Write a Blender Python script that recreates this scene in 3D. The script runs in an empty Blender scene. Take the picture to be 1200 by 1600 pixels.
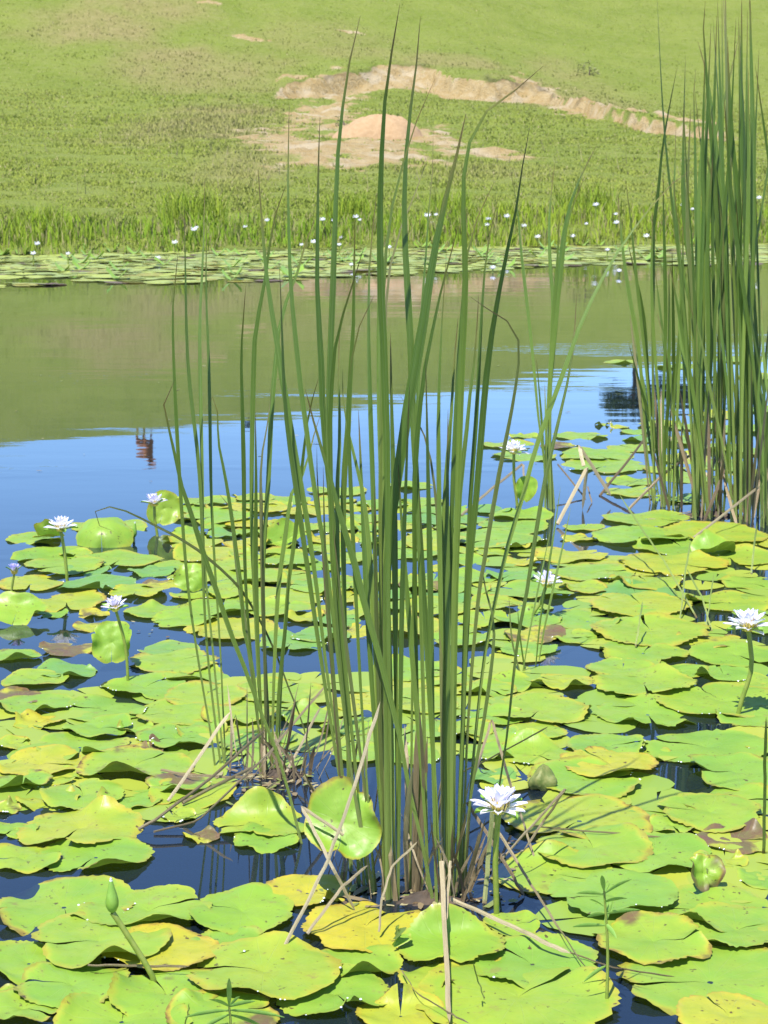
import bpy, bmesh, math, random
import numpy as np
from mathutils import Vector, Matrix, Euler
random.seed(7); rng = np.random.default_rng(7)
S = bpy.context.scene
COL = S.collection
# ------------------------------------------------------------------ camera, sky, sun, exposure
H = 1.5                       # eye height above the pond
F = 3000.0                    # focal length in photo pixels (1200 x 1600)
PITCH = math.atan(550 / F)
cam = bpy.data.cameras.new('camera'); camo = bpy.data.objects.new('camera', cam); COL.objects.link(camo)
camo.location = (0, 0, H); camo.rotation_euler = (math.pi / 2 - PITCH, 0, 0)
cam.sensor_fit = 'VERTICAL'; cam.sensor_height = 24.0; cam.lens = 24.0 * F / 1600
cam.clip_start = 0.05; cam.clip_end = 3000
cam.dof.use_dof = True; cam.dof.focus_distance = 4.3; cam.dof.aperture_fstop = 13
S.camera = camo
SUN_EL = math.radians(66); SUN_AZ = math.radians(206)      # azimuth from +Y, clockwise: behind the camera, to the left
w = bpy.data.worlds.new('World'); S.world = w; w.use_nodes = True
nt = w.node_tree; bg = nt.nodes['Background']
sky = nt.nodes.new('ShaderNodeTexSky'); sky.sky_type = 'NISHITA'; sky.sun_disc = False
sky.sun_elevation = SUN_EL; sky.sun_rotation = SUN_AZ
sky.air_density = 1.0; sky.dust_density = 0.0; sky.ozone_density = 8.0; sky.altitude = 1200
nt.links.new(sky.outputs[0], bg.inputs[0]); bg.inputs[1].default_value = 0.13
sun = bpy.data.lights.new('sun', 'SUN'); suno = bpy.data.objects.new('sun', sun); COL.objects.link(suno)
sun.energy = 4.4; sun.angle = math.radians(0.53); sun.color = (1.0, 0.965, 0.90)
sd = Vector((math.sin(SUN_AZ) * math.cos(SUN_EL), math.cos(SUN_AZ) * math.cos(SUN_EL), math.sin(SUN_EL)))
suno.rotation_euler = (-sd).to_track_quat('-Z', 'Y').to_euler()
S.view_settings.view_transform = 'Standard'; S.view_settings.look = 'None'
S.view_settings.exposure = 1.14; S.view_settings.gamma = 1.0
S.render.engine = 'CYCLES'
S.cycles.max_bounces = 8; S.cycles.transparent_max_bounces = 12
# ------------------------------------------------------------------ pixel of the photo -> direction / point in the place
cp, sp_ = math.cos(PITCH), math.sin(PITCH)
def ray(px, py):
    x = (px - 600) / F; v = (800 - py) / F
    return Vector((x, cp + v * sp_, -sp_ + v * cp))
def onz(px, py, z=0.0):
    d = ray(px, py); t = (z - H) / d.z
    return Vector((d.x * t, d.y * t, z))
def ony(px, py, y):
    d = ray(px, py); t = y / d.y
    return Vector((d.x * t, y, H + d.z * t))
def topix(p):
    x, y, z = p[0], p[1], p[2] - H
    dep = y * cp - z * sp_; up = y * sp_ + z * cp
    return 600 + F * x / dep, 800 - F * up / dep
# ------------------------------------------------------------------ helpers
def tag(o, label=None, cat=None, group=None, kind=None):
    if label: o['label'] = label
    if cat: o['category'] = cat
    if group: o['group'] = group
    if kind: o['kind'] = kind
    return o
def empty(name, loc=(0, 0, 0)):
    o = bpy.data.objects.new(name, None); COL.objects.link(o); o.location = loc; o.empty_display_size = 0.1
    return o
def link(name, me, mat=None, parent=None, loc=None):
    o = bpy.data.objects.new(name, me); COL.objects.link(o)
    if mat and not me.materials: me.materials.append(mat)
    if parent: o.parent = parent
    if loc is not None: o.location = loc
    return o
def mesh_np(name, v, f, smooth=True):
    me = bpy.data.meshes.new(name)
    v = np.asarray(v, dtype=np.float32); f = np.asarray(f, dtype=np.int32)
    k = f.shape[1]
    me.vertices.add(len(v)); me.vertices.foreach_set('co', v.ravel())
    me.loops.add(f.size); me.loops.foreach_set('vertex_index', f.ravel())
    me.polygons.add(len(f)); me.polygons.foreach_set('loop_start', np.arange(0, f.size, k, dtype=np.int32))
    me.polygons.foreach_set('use_smooth', np.full(len(f), smooth))
    me.update(calc_edges=True); me.validate()
    return me
def vcol(me, name, arr):
    a = me.attributes.new(name, 'FLOAT_COLOR', 'POINT')
    arr = np.asarray(arr, dtype=np.float32)
    if arr.shape[1] == 3: arr = np.concatenate([arr, np.ones((len(arr), 1), np.float32)], 1)
    a.data.foreach_set('color', arr.ravel())
def vuv(me, uv):                                      # uv given per vertex
    l = me.uv_layers.new(name='UVMap')
    idx = np.empty(len(me.loops), np.int32); me.loops.foreach_get('vertex_index', idx)
    l.data.foreach_set('uv', np.asarray(uv, np.float32)[idx].ravel())
def sstep(a, b, x):
    t = np.clip((np.asarray(x, float) - a) / (b - a), 0, 1); return t * t * (3 - 2 * t)
_tab = rng.random((64, 64))
def vnoise(x, y):
    x = np.asarray(x, float); y = np.asarray(y, float)
    xi = np.floor(x).astype(int); yi = np.floor(y).astype(int); fx = x - xi; fy = y - yi
    fx = fx * fx * (3 - 2 * fx); fy = fy * fy * (3 - 2 * fy)
    a = _tab[xi % 64, yi % 64]; b = _tab[(xi + 1) % 64, yi % 64]; c = _tab[xi % 64, (yi + 1) % 64]; d = _tab[(xi + 1) % 64, (yi + 1) % 64]
    return (a * (1 - fx) + b * fx) * (1 - fy) + (c * (1 - fx) + d * fx) * fy
def fnoise(x, y): return (vnoise(x, y) + 0.5 * vnoise(x * 2.1 + 7, y * 2.1 + 3) + 0.25 * vnoise(x * 4.3 + 1, y * 4.3 + 9)) / 1.75
def smooth_path(pts, n):
    P = [Vector(p) for p in pts]
    if len(P) == 2: return [P[0].lerp(P[1], i / (n - 1)) for i in range(n)]
    seg = [(P[i + 1] - P[i]).length + 1e-6 for i in range(len(P) - 1)]; tot = sum(seg)
    out = []
    for i in range(n):
        d = tot * i / (n - 1); k = 0
        while k < len(seg) - 1 and d > seg[k]: d -= seg[k]; k += 1
        t = min(1, d / seg[k]); p1, p2 = P[k], P[k + 1]
        p0 = P[k - 1] if k else p1 * 2 - p2; p3 = P[k + 2] if k + 2 < len(P) else p2 * 2 - p1
        m1 = (p2 - p0) * 0.5; m2 = (p3 - p1) * 0.5
        if k and seg[k - 1] > 0: m1 *= min(1, 2 * seg[k] / (seg[k] + seg[k - 1]))
        if k + 1 < len(seg): m2 *= min(1, 2 * seg[k] / (seg[k] + seg[k + 1]))
        t2, t3 = t * t, t * t * t
        out.append(p1 * (2 * t3 - 3 * t2 + 1) + m1 * (t3 - 2 * t2 + t) + p2 * (-2 * t3 + 3 * t2) + m2 * (t3 - t2))
    return out
# ------------------------------------------------------------------ materials
class NT:
    def __init__(s, name):
        s.m = bpy.data.materials.new(name); s.m.use_nodes = True; s.t = s.m.node_tree; s.t.nodes.clear()
    def n(s, typ, ins=None, **kw):
        x = s.t.nodes.new('ShaderNode' + typ)
        for k, v in kw.items(): setattr(x, k, v)
        for k, v in (ins or {}).items():
            i = x.inputs[k]
            if isinstance(v, bpy.types.NodeSocket): s.t.links.new(v, i)
            else: i.default_value = v
        return x
    def mix(s, f, a, b, mode='MIX'):
        x = s.n('MixRGB', {'Fac': f, 'Color1': a if isinstance(a, bpy.types.NodeSocket) else (*a, 1), 'Color2': b if isinstance(b, bpy.types.NodeSocket) else (*b, 1)}, blend_type=mode)
        return x.outputs[0]
    def math(s, op, a, b=0.0, clamp=False):
        return s.n('Math', {0: a, 1: b}, operation=op, use_clamp=clamp).outputs[0]
    def rng(s, v, a, b, c=0.0, d=1.0):
        return s.n('MapRange', {0: v, 1: a, 2: b, 3: c, 4: d}, interpolation_type='SMOOTHSTEP').outputs[0]
    def noise(s, vec, scale, detail=3, rough=0.55):
        ins = {'Scale': scale, 'Detail': detail, 'Roughness': rough}
        if vec is not None: ins['Vector'] = vec
        return s.n('TexNoise', ins).outputs[0]
    def out(s, sh, disp=None):
        o = s.n('OutputMaterial', {'Surface': sh}); return s.m

def leaf_material():
    t = NT('lily_leaf'); oi = t.n('ObjectInfo'); tc = t.n('TexCoord')
    sep = t.n('SeparateColor', {0: oi.outputs['Color']})
    yel, bro, blu = sep.outputs[0], sep.outputs[1], sep.outputs[2]
    uv = t.n('SeparateXYZ', {0: t.n('UVMap').outputs[0]}); ang, rad = uv.outputs[0], uv.outputs[1]
    off = t.n('CombineXYZ', {0: t.math('MULTIPLY', oi.outputs['Random'], 37.0), 1: t.math('MULTIPLY', oi.outputs['Random'], 91.0)}).outputs[0]
    pos = t.n('VectorMath', {0: tc.outputs['Object'], 1: off}, operation='ADD').outputs[0]
    n1 = t.noise(pos, 7, 4); n2 = t.noise(pos, 28, 4); n3 = t.noise(pos, 110, 3); n4 = t.noise(pos, 13, 5, 0.65)
    c = t.mix(t.rng(n1, 0.3, 0.7), (0.175, 0.32, 0.034), (0.245, 0.38, 0.038))
    c = t.mix(t.math('MULTIPLY', blu, 0.7), c, (0.10, 0.26, 0.09))
    yf = t.math('ADD', t.math('MULTIPLY', yel, 1.5), t.math('SUBTRACT', t.math('MULTIPLY', n4, 1.3), 1.05), clamp=True)
    c = t.mix(t.math('MULTIPLY', yf, 0.85), c, (0.34, 0.375, 0.035))
    yf2 = t.math('ADD', t.math('MULTIPLY', yel, 1.4), t.math('SUBTRACT', t.math('MULTIPLY', n1, 1.2), 1.42), clamp=True)
    c = t.mix(yf2, c, (0.50, 0.38, 0.03))
    # yellow, then brown margin
    edge = t.math('ADD', rad, t.math('MULTIPLY', t.math('SUBTRACT', n4, 0.5), 0.55))
    c = t.mix(t.math('MULTIPLY', t.rng(edge, 0.82, 1.02), t.math('MULTIPLY', t.math('ADD', yel, bro), 0.75, True)), c, (0.46, 0.35, 0.035))
    c = t.mix(t.math('MULTIPLY', t.rng(edge, 0.93, 1.04), t.math('MULTIPLY', bro, 1.3, True)), c, (0.13, 0.06, 0.025))
    bl = t.math('ADD', t.math('MULTIPLY', bro, 0.40), n1)
    c = t.mix(t.rng(bl, 0.80, 0.9), c, (0.15, 0.085, 0.05))
    # veins, fine mottling, insect spots
    vein = t.math('ABSOLUTE', t.math('SINE', t.math('MULTIPLY', ang, 3.14159 * 17)))
    vm = t.math('MULTIPLY', t.rng(vein, 0.13, 0.0), t.rng(rad, 0.98, 0.1, 0.12, 0.75))
    c = t.mix(vm, c, (0.27, 0.35, 0.10))
    c = t.mix(t.rng(n2, 0.35, 0.72, 0.0, 0.28), c, (0.11, 0.225, 0.018))
    c = t.mix(t.rng(n3, 0.67, 0.73, 0, 0.75), c, (0.10, 0.06, 0.022))
    c = t.mix(t.math('MULTIPLY', t.rng(t.noise(pos, 22, 5, 0.7), 0.58, 0.68), t.rng(n1, 0.45, 0.6, 0, 0.5)), c, (0.24, 0.17, 0.07))
    spots = t.math('MULTIPLY', t.rng(t.noise(pos, 60, 3, 0.55), 0.63, 0.67), t.rng(n4, 0.5, 0.56))
    c = t.mix(t.math('MULTIPLY', spots, 0.9), c, (0.07, 0.035, 0.02))
    geo = t.n('NewGeometry')
    c = t.mix(t.math('MULTIPLY', geo.outputs['Backfacing'], 0.8), c, (0.09, 0.13, 0.03))
    bh = t.math('ADD', t.math('MULTIPLY', n2, 0.6), t.math('ADD', t.math('MULTIPLY', vm, -0.5), t.math('MULTIPLY', n1, 1.6)))
    bump = t.n('Bump', {'Strength': 0.35, 'Distance': 0.006, 'Height': bh}).outputs[0]
    p = t.n('BsdfPrincipled', {'Base Color': c, 'Roughness': t.rng(n2, 0.3, 0.7, 0.36, 0.52), 'Specular IOR Level': 0.42, 'Normal': bump})
    tr = t.n('BsdfTranslucent', {'Color': t.mix(1.0, c, (1.25, 1.35, 0.5), 'MULTIPLY'), 'Normal': bump})
    return t.out(t.n('MixShader', {0: 0.24, 1: p.outputs[0], 2: tr.outputs[0]}).outputs[0])

def reed_material():
    t = NT('reed_blade'); oi = t.n('ObjectInfo'); sep = t.n('SeparateColor', {0: oi.outputs['Color']})
    dead, tip, lite = sep.outputs[0], sep.outputs[1], sep.outputs[2]
    uvn = t.n('UVMap').outputs[0]; uv = t.n('SeparateXYZ', {0: uvn}); u, v = uv.outputs[0], uv.outputs[1]
    st = t.n('CombineXYZ', {0: t.math('MULTIPLY', u, 7.0), 1: t.math('ADD', t.math('MULTIPLY', v, 1.6), t.math('MULTIPLY', oi.outputs['Random'], 50.0)), 2: oi.outputs['Random']}).outputs[0]
    n1 = t.noise(st, 2.2, 4); st2 = t.n('CombineXYZ', {0: t.math('MULTIPLY', u, 1.5), 1: t.math('MULTIPLY', v, 9.0), 2: t.math('MULTIPLY', oi.outputs['Random'], 30.0)}).outputs[0]
    n2 = t.noise(st2, 1.3, 4, 0.6); st3 = t.n('CombineXYZ', {0: t.math('MULTIPLY', u, 40.0), 1: t.math('MULTIPLY', v, 2.0), 2: oi.outputs['Random']}).outputs[0]; n3 = t.noise(st3, 1.0, 2); st4 = t.n('CombineXYZ', {0: t.math('MULTIPLY', u, 6.0), 1: t.math('MULTIPLY', v, 90.0), 2: t.math('MULTIPLY', oi.outputs['Random'], 77.0)}).outputs[0]; n4 = t.noise(st4, 1.0, 3, 0.7)
    g = t.mix(lite, (0.092, 0.17, 0.012), (0.26, 0.355, 0.05))
    g = t.mix(t.rng(v, 0.45, 0.8, 0, 0.45), g, (0.06, 0.135, 0.010))
    g = t.mix(t.rng(n1, 0.45, 0.66, 0, 0.5), g, (0.26, 0.345, 0.11))
    g = t.mix(t.rng(n2, 0.62, 0.8, 0, 0.5), g, (0.24, 0.29, 0.06))
    g = t.mix(t.rng(n3, 0.4, 0.65, 0, 0.4), g, (0.05, 0.11, 0.02))
    g = t.mix(t.rng(n4, 0.70, 0.78, 0, 0.75), g, (0.22, 0.17, 0.06))
    # paler and yellower towards the foot, brown sheath lowest, withered tip
    g = t.mix(t.rng(v, 0.55, 0.05, 0, 0.75), g, (0.31, 0.37, 0.10))
    g = t.mix(t.rng(v, 0.05, 0.015, 0, 0.8), g, (0.12, 0.065, 0.025))
    tv = t.math('ADD', v, t.math('MULTIPLY', t.math('SUBTRACT', n2, 0.5), 0.1))
    g = t.mix(t.math('MULTIPLY', t.rng(tv, 0.88, 0.97), tip), g, (0.20, 0.17, 0.035))
    g = t.mix(t.math('MULTIPLY', t.rng(tv, 0.94, 0.995), tip), g, (0.10, 0.05, 0.022))
    d = t.mix(t.rng(n1, 0.35, 0.65), (0.26, 0.19, 0.09), (0.42, 0.335, 0.185))
    d = t.mix(t.rng(n2, 0.58, 0.72, 0, 0.6), d, (0.15, 0.09, 0.045))
    d = t.mix(t.math('MULTIPLY', lite, 0.6), d, (0.56, 0.485, 0.31))
    d = t.mix(t.math('MULTIPLY', tip, 0.75), d, (0.11, 0.065, 0.035))
    c = t.mix(dead, g, d)
    bump = t.n('Bump', {'Strength': 0.7, 'Distance': 0.003, 'Height': n1}).outputs[0]
    p = t.n('BsdfPrincipled', {'Base Color': c, 'Roughness': 0.38, 'Specular IOR Level': 0.5, 'Normal': bump})
    tr = t.n('BsdfTranslucent', {'Color': t.mix(1.0, c, (1.5, 1.4, 0.7), 'MULTIPLY')})
    return t.out(t.n('MixShader', {0: 0.26, 1: p.outputs[0], 2: tr.outputs[0]}).outputs[0])

def simple(name, c1, c2, scale=30, rough=0.5, trans=0.0, bump=0.0):
    t = NT(name); tc = t.n('TexCoord'); n = t.noise(tc.outputs['Object'], scale, 4)
    c = t.mix(t.rng(n, 0.3, 0.7), c1, c2); ins = {'Base Color': c, 'Roughness': rough}
    if bump: ins['Normal'] = t.n('Bump', {'Strength': 0.6, 'Distance': bump, 'Height': n}).outputs[0]
    p = t.n('BsdfPrincipled', ins).outputs[0]
    if trans: p = t.n('MixShader', {0: trans, 1: p, 2: t.n('BsdfTranslucent', {'Color': c}).outputs[0]}).outputs[0]
    return t.out(p)

def petal_material():
    t = NT('lily_petal'); uv = t.n('SeparateXYZ', {0: t.n('UVMap').outputs[0]}); oi = t.n('ObjectInfo')
    sep = t.n('SeparateColor', {0: oi.outputs['Color']})
    c = t.mix(t.rng(uv.outputs[1], 0.15, 1.0, 0.0, 1.0), (0.90, 0.89, 0.86), (0.86, 0.84, 0.92))
    c = t.mix(t.math('MULTIPLY', t.rng(uv.outputs[1], 0.2, 1.0, 0.25, 1.0), sep.outputs[0]), c, (0.62, 0.56, 0.88))
    ln = t.math('ABSOLUTE', t.math('SINE', t.math('MULTIPLY', uv.outputs[0], 22.0)))
    c = t.mix(t.rng(ln, 0.3, 0.0, 0, 0.16), c, (0.55, 0.50, 0.78))
    p = t.n('BsdfPrincipled', {'Base Color': c, 'Roughness': 0.55, 'Specular IOR Level': 0.3}).outputs[0]
    return t.out(t.n('MixShader', {0: 0.35, 1: p, 2: t.n('BsdfTranslucent', {'Color': c}).outputs[0]}).outputs[0])

def vcol_material(name, rough=0.6, trans=0.2, spec=0.2, sward=0.0):
    t = NT(name); a = t.n('Attribute', attribute_name='Col'); tc = t.n('TexCoord')
    c = a.outputs['Color']; ins = {'Base Color': c, 'Roughness': rough, 'Specular IOR Level': spec}
    if sward:                                            # shading normals bent upward so blades are lit like open ground
        g = t.n('VectorMath', {0: t.n('NewGeometry').outputs['Normal'], 1: (1 - sward,) * 3}, operation='MULTIPLY').outputs[0]
        ins['Normal'] = t.n('VectorMath', {0: t.n('VectorMath', {0: g, 1: (0, -0.25 * sward, sward)}, operation='ADD').outputs[0]}, operation='NORMALIZE').outputs[0]
    p = t.n('BsdfPrincipled', ins).outputs[0]
    return t.out(t.n('MixShader', {0: trans, 1: p, 2: t.n('BsdfTranslucent', {'Color': c}).outputs[0]}).outputs[0])

def water_material():
    t = NT('pond_water'); tc = t.n('TexCoord')
    mp = t.n('Mapping', {'Vector': tc.outputs['Object'], 'Scale': (0.55, 1.5, 1)}).outputs[0]
    n1 = t.noise(mp, 1.3, 2, 0.5)
    mp2 = t.n('Mapping', {'Vector': tc.outputs['Object'], 'Scale': (2.0, 5.0, 1)}).outputs[0]
    n2 = t.noise(mp2, 2.5, 3, 0.5)
    patch = t.rng(t.noise(t.n('Mapping', {'Vector': tc.outputs['Object'], 'Scale': (0.16, 0.5, 1)}).outputs[0], 1.0, 4), 0.56, 0.64, 0.08, 1.0)
    h = t.math('ADD', t.math('MULTIPLY', n1, 0.5), t.math('MULTIPLY', t.math('MULTIPLY', n2, patch), 0.5))
    bump = t.n('Bump', {'Strength': 0.055, 'Distance': 0.05, 'Height': h}).outputs[0]
    fr = t.n('Fresnel', {'IOR': 1.5, 'Normal': bump}).outputs[0]
    fr = t.math('MULTIPLY', fr, 1.12, True)
    gl = t.n('BsdfGlossy', {'Color': (0.93, 0.96, 1, 1), 'Roughness': 0.015, 'Normal': bump}).outputs[0]
    trn = t.n('BsdfTransparent', {'Color': (0.36, 0.40, 0.40, 1)}).outputs[0]
    murk = t.n('BsdfDiffuse', {'Color': (0.010, 0.018, 0.032, 1)}).outputs[0]
    body = t.n('MixShader', {0: 0.5, 1: trn, 2: murk}).outputs[0]
    return t.out(t.n('MixShader', {0: fr, 1: body, 2: gl}).outputs[0])

def ground_material():
    t = NT('hillside'); tc = t.n('TexCoord'); P = tc.outputs['Object']
    a = t.n('Attribute', attribute_name='Col'); sep = t.n('SeparateColor', {0: a.outputs['Color']})
    soil, straw, wet = sep.outputs[0], sep.outputs[1], sep.outputs[2]
    n1 = t.noise(P, 0.25, 4); n2 = t.noise(P, 2.2, 5, 0.65); n3 = t.noise(P, 9, 4, 0.7)
    g = t.mix(t.rng(n1, 0.35, 0.65), (0.14, 0.18, 0.028), (0.17, 0.205, 0.038))
    g = t.mix(t.rng(n2, 0.35, 0.75, 0, 0.6), g, (0.20, 0.215, 0.07))
    g = t.mix(t.rng(n3, 0.5, 0.8, 0, 0.5), g, (0.13, 0.17, 0.04))
    g = t.mix(straw, g, t.mix(t.rng(n2, 0.3, 0.7), (0.20, 0.18, 0.065), (0.25, 0.215, 0.09)))
    s = t.mix(t.rng(n2, 0.3, 0.7), (0.29, 0.205, 0.088), (0.35, 0.27, 0.145))
    s = t.mix(t.rng(n3, 0.58, 0.72, 0, 0.7), s, (0.19, 0.125, 0.065))
    s = t.mix(t.rng(t.noise(P, 0.6, 3), 0.5, 0.65, 0, 0.7), s, (0.40, 0.33, 0.225))
    sm = t.rng(t.math('ADD', soil, t.math('MULTIPLY', t.math('SUBTRACT', n3, 0.5), 1.3)), 0.35, 0.7)
    c = t.mix(sm, g, s)
    c = t.mix(wet, c, (0.035, 0.03, 0.018))
    bump = t.n('Bump', {'Strength': 0.9, 'Distance': 0.25, 'Height': t.math('ADD', n2, t.math('MULTIPLY', n3, 0.6))}).outputs[0]
    return t.out(t.n('BsdfPrincipled', {'Base Color': c, 'Roughness': 0.95, 'Specular IOR Level': 0.1, 'Normal': bump}).outputs[0])

M_leaf, M_reed, M_petal, M_water, M_ground = leaf_material(), reed_material(), petal_material(), water_material(), ground_material()
M_grass = vcol_material('grass_blades', 0.7, 0.35, 0.1, 0.78)
M_farpad = vcol_material('far_pads', 0.45, 0.15, 0.3)
M_crown = vcol_material('crown_leaves', 0.55, 0.2)
M_stem = simple('lily_stalk', (0.17, 0.24, 0.03), (0.24, 0.28, 0.05), 60, 0.4, 0.1)
M_bud = simple('bud_sepal', (0.15, 0.29, 0.03), (0.21, 0.36, 0.05), 60, 0.35, 0.1)
M_stamen = simple('stamen', (0.75, 0.55, 0.08), (0.85, 0.70, 0.2), 90, 0.6, 0.2)
M_sand = simple('heap_sand', (0.30, 0.19, 0.095), (0.34, 0.225, 0.12), 6, 0.95, 0, 0.08)
M_bark = simple('bark', (0.09, 0.065, 0.045), (0.16, 0.12, 0.085), 12, 0.9, 0, 0.03)
M_weed = simple('weed_leaf', (0.17, 0.33, 0.05), (0.25, 0.40, 0.07), 50, 0.45, 0.25)
M_cow = simple('cow_hide', (0.24, 0.085, 0.025), (0.33, 0.13, 0.045), 4, 0.7)
M_pod = simple('seed_pod', (0.10, 0.14, 0.025), (0.20, 0.21, 0.06), 70, 0.6, 0.1, 0.003)
M_mud = simple('root_mud', (0.03, 0.02, 0.012), (0.07, 0.045, 0.026), 25, 0.8, 0, 0.01)

# ------------------------------------------------------------------ the land: one sheet with the pond hollow, the slope and the ridge
_py = np.array([-60, -8, -1, 0, 3, 8, 25, 52, 74, 92, 117, 128, 150, 260, 900.])
_pz = np.array([-0.6, -0.6, -0.25, 0.0, 0.32, 0.75, 2.0, 3.25, 4.7, 8.7, 17.3, 17.5, 15.0, 7.0, 6.0])
def shore(x): return 33 + 0.33 * 25 * np.tanh(np.asarray(x) / 25) + 0.9 * (fnoise(np.asarray(x) * 0.35 + 5, 0.0 * np.asarray(x) + 2) - 0.5)
def pchip(x):                                          # smoothed profile
    s = 0
    for d, k in ((-3, .2), (-1, .3), (1, .3), (3, .2)): s = s + k * np.interp(x + d, _py, _pz)
    return s
def base_z(x, y):
    x = np.asarray(x, float); y = np.asarray(y, float)
    s = y - shore(x)
    far = np.where(s < 6, np.interp(s, _py, _pz), pchip(s))
    ridge = 1 + sstep(60, 117, s) * (-0.1 * 50 * np.tanh(x / 50) / 17.3)
    far = far * ridge + np.where(s > 2, 1, 0) * (fnoise(x * 0.06 + 3, y * 0.06) - 0.5) * np.clip(s / 30, 0, 1) * 0.8
    near = np.interp(y, [-200, 0, 1.0, 1.7, 2.6], [0.3, 0.14, 0.08, -0.12, -0.6])   # the bank the photographer stands on
    side = np.interp(np.abs(x), [0, 46, 52, 70, 400], [-0.6, -0.6, 0.2, 1.2, 4.0])
    z = np.where(y < 20, np.maximum(near, side), np.maximum(far, np.where(s < 0, side, -9)))
    return z
def march(px, py, zf=base_z):
    d = ray(px, py); ts = np.linspace(20, 260, 4000)
    x, y, z = d.x * ts, d.y * ts, H + d.z * ts
    h = zf(x, y); k = np.argmax(h >= z)
    if not (h >= z).any(): k = len(ts) - 1
    return Vector((x[k], y[k], float(h[k])))
# the eroded bank behind the heap (top edge in the photo, marched onto the slope)
SC = [(420, 137, 0), (445, 131, .35), (490, 127, .55), (545, 120, .6), (585, 108, .5), (630, 102, .45), (672, 110, .6), (715, 130, .8), (765, 138, .8), (820, 138, .8), (870, 146, .7), (915, 163, .6), (960, 178, .48), (1010, 184, .42), (1060, 194, .36), (1105, 198, .34), (1180, 202, 0)]
scw = [(march(a, b + 14), c) for a, b, c in SC]
def scarp(x, y):
    x = np.asarray(x, float); y = np.asarray(y, float)
    xs = np.array([p.x for p, c in scw]); ys = np.array([p.y for p, c in scw]); cs = np.array([c for p, c in scw]); xf = np.linspace(xs[0], xs[-1], 400); cs = np.convolve(np.pad(np.interp(xf, xs, cs), 12, 'edge'), np.ones(25) / 25, 'valid'); yb = np.interp(xf, xs, ys); ys = np.convolve(np.pad(yb, 6, 'edge'), np.ones(13) / 13, 'valid'); yb = np.convolve(np.pad(yb, 60, 'edge'), np.ones(121) / 121, 'valid'); cb = np.convolve(np.pad(cs, 40, 'edge'), np.ones(81) / 81, 'valid'); xs = xf
    A0 = np.interp(x, xs, cs, left=0, right=0); jit = ((fnoise(x * 0.55, y * 0.3 + 4) - 0.5) * 3.0 + (fnoise(x * 2.2, y * 1.4 + 4) - 0.5) * 1.6) * np.clip(A0 * 1.2, 0.25, 1)
    d = y + jit - np.interp(x, xs, ys); A = np.interp(x, xs, cs, left=0, right=0) * (0.75 + 0.5 * vnoise(x * 0.9, y * 0 + 2))
    AB = np.interp(x, xs, cb, left=0, right=0); fade = np.exp(-np.maximum(y - np.interp(x, xs, yb) - 2, 0) / 22)
    dz = 0.95 * (A + (AB - A) * sstep(0, 5, d)) * sstep(-0.9, 0.9, d) * fade - A * (0.45 * np.exp(-((d + 2.5) / 2.6) ** 2))
    wide = 1.4 + 3.4 * np.clip(A0, 0, 1.2) * (0.35 + 1.3 * fnoise(x * 0.3 + 9, y * 0.1))
    m = np.clip(A * 3.2, 0, 1) * sstep(-wide - .8, -wide + .6, d) * sstep(1.3, 0.5, d) * (0.45 + 1.0 * fnoise(x * 1.3 + 3, y * 0.9))
    top = np.clip(A * 1.4, 0, 1) * sstep(0.3, 0.9, d) * sstep(1.9, 1.2, d) * sstep(0.35, 0.6, vnoise(x * 1.3 + 8, y * 0.4))
    return dz, m, top
PATCH = [(900, 172, 40, 7, 1), (955, 184, 42, 5, 1), (1005, 189, 40, 4.5, 1), (1052, 194, 36, 4, 1), (850, 160, 40, 9, .9), (500, 180, 50, 16, 1), (560, 200, 60, 16, 1), (650, 212, 55, 12, .9), (690, 222, 40, 14, .8), (600, 235, 90, 12, .85), (440, 216, 60, 12, .95), (500, 230, 80, 12, 1), (560, 250, 80, 9, 1), (640, 244, 42, 9, .9), (775, 245, 52, 8, .95), (700, 238, 30, 6, .8),
         (395, 61, 34, 3, .8), (545, 57, 25, 2.5, .7), (455, 128, 24, 7, .8), (1085, 197, 40, 4, .95), (430, 262, 30, 3, .6), (370, 210, 30, 8, .55), (325, 2, 14, 3, .8), (525, 150, 40, 11, .95), (590, 222, 70, 9, .95)]
pw = []
for a, b, rx, ry, k in PATCH:
    c = march(a, b); f_ = march(a, b - ry); n_ = march(a, b + ry)
    pw.append((c.x, c.y, rx * c.y / F, max(0.5, (f_.y - n_.y) / 2), k))
STRAW = [(150, 40, 140, 45, .9), (300, 110, 150, 40, .8), (330, 195, 130, 40, .9), (400, 240, 90, 30, .6), (220, 10, 150, 30, .8), (560, 90, 120, 15, .5), (700, 110, 120, 16, .7), (900, 165, 160, 18, .6), (480, 60, 160, 30, .4), (700, 265, 200, 16, .35), (870, 110, 60, 25, .5)]
sw = []
for a, b, rx, ry, k in STRAW:
    c = march(a, b); f_ = march(a, b - ry); n_ = march(a, b + ry)
    sw.append((c.x, c.y, rx * c.y / F, max(1.5, (f_.y - n_.y) / 2), k))
def masks(x, y):
    dz, m, top_ = scarp(x, y)
    for cx, cy, a, b, k in pw:
        q = np.sqrt(((x - cx) / a) ** 2 + ((y - cy) / b) ** 2) + (fnoise(x * 1.7, y * 0.9) - 0.5) * 2.2
        m = np.maximum(m, k * sstep(1.6, 0.3, q))
    st = np.zeros_like(m)
    for cx, cy, a, b, k in sw:
        q = np.sqrt(((x - cx) / a) ** 2 + ((y - cy) / b) ** 2) + (fnoise(x * 0.35, y * 0.2 + 6) - 0.5) * 1.0
        st = np.maximum(st, k * sstep(1.2, 0.3, q))
    st = np.clip(st * (0.45 + 1.0 * fnoise(x * 0.8 + 2, y * 0.35)), 0, 1)
    return dz, m, st
def land_z(x, y):
    return base_z(x, y) + scarp(x, y)[0]
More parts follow.
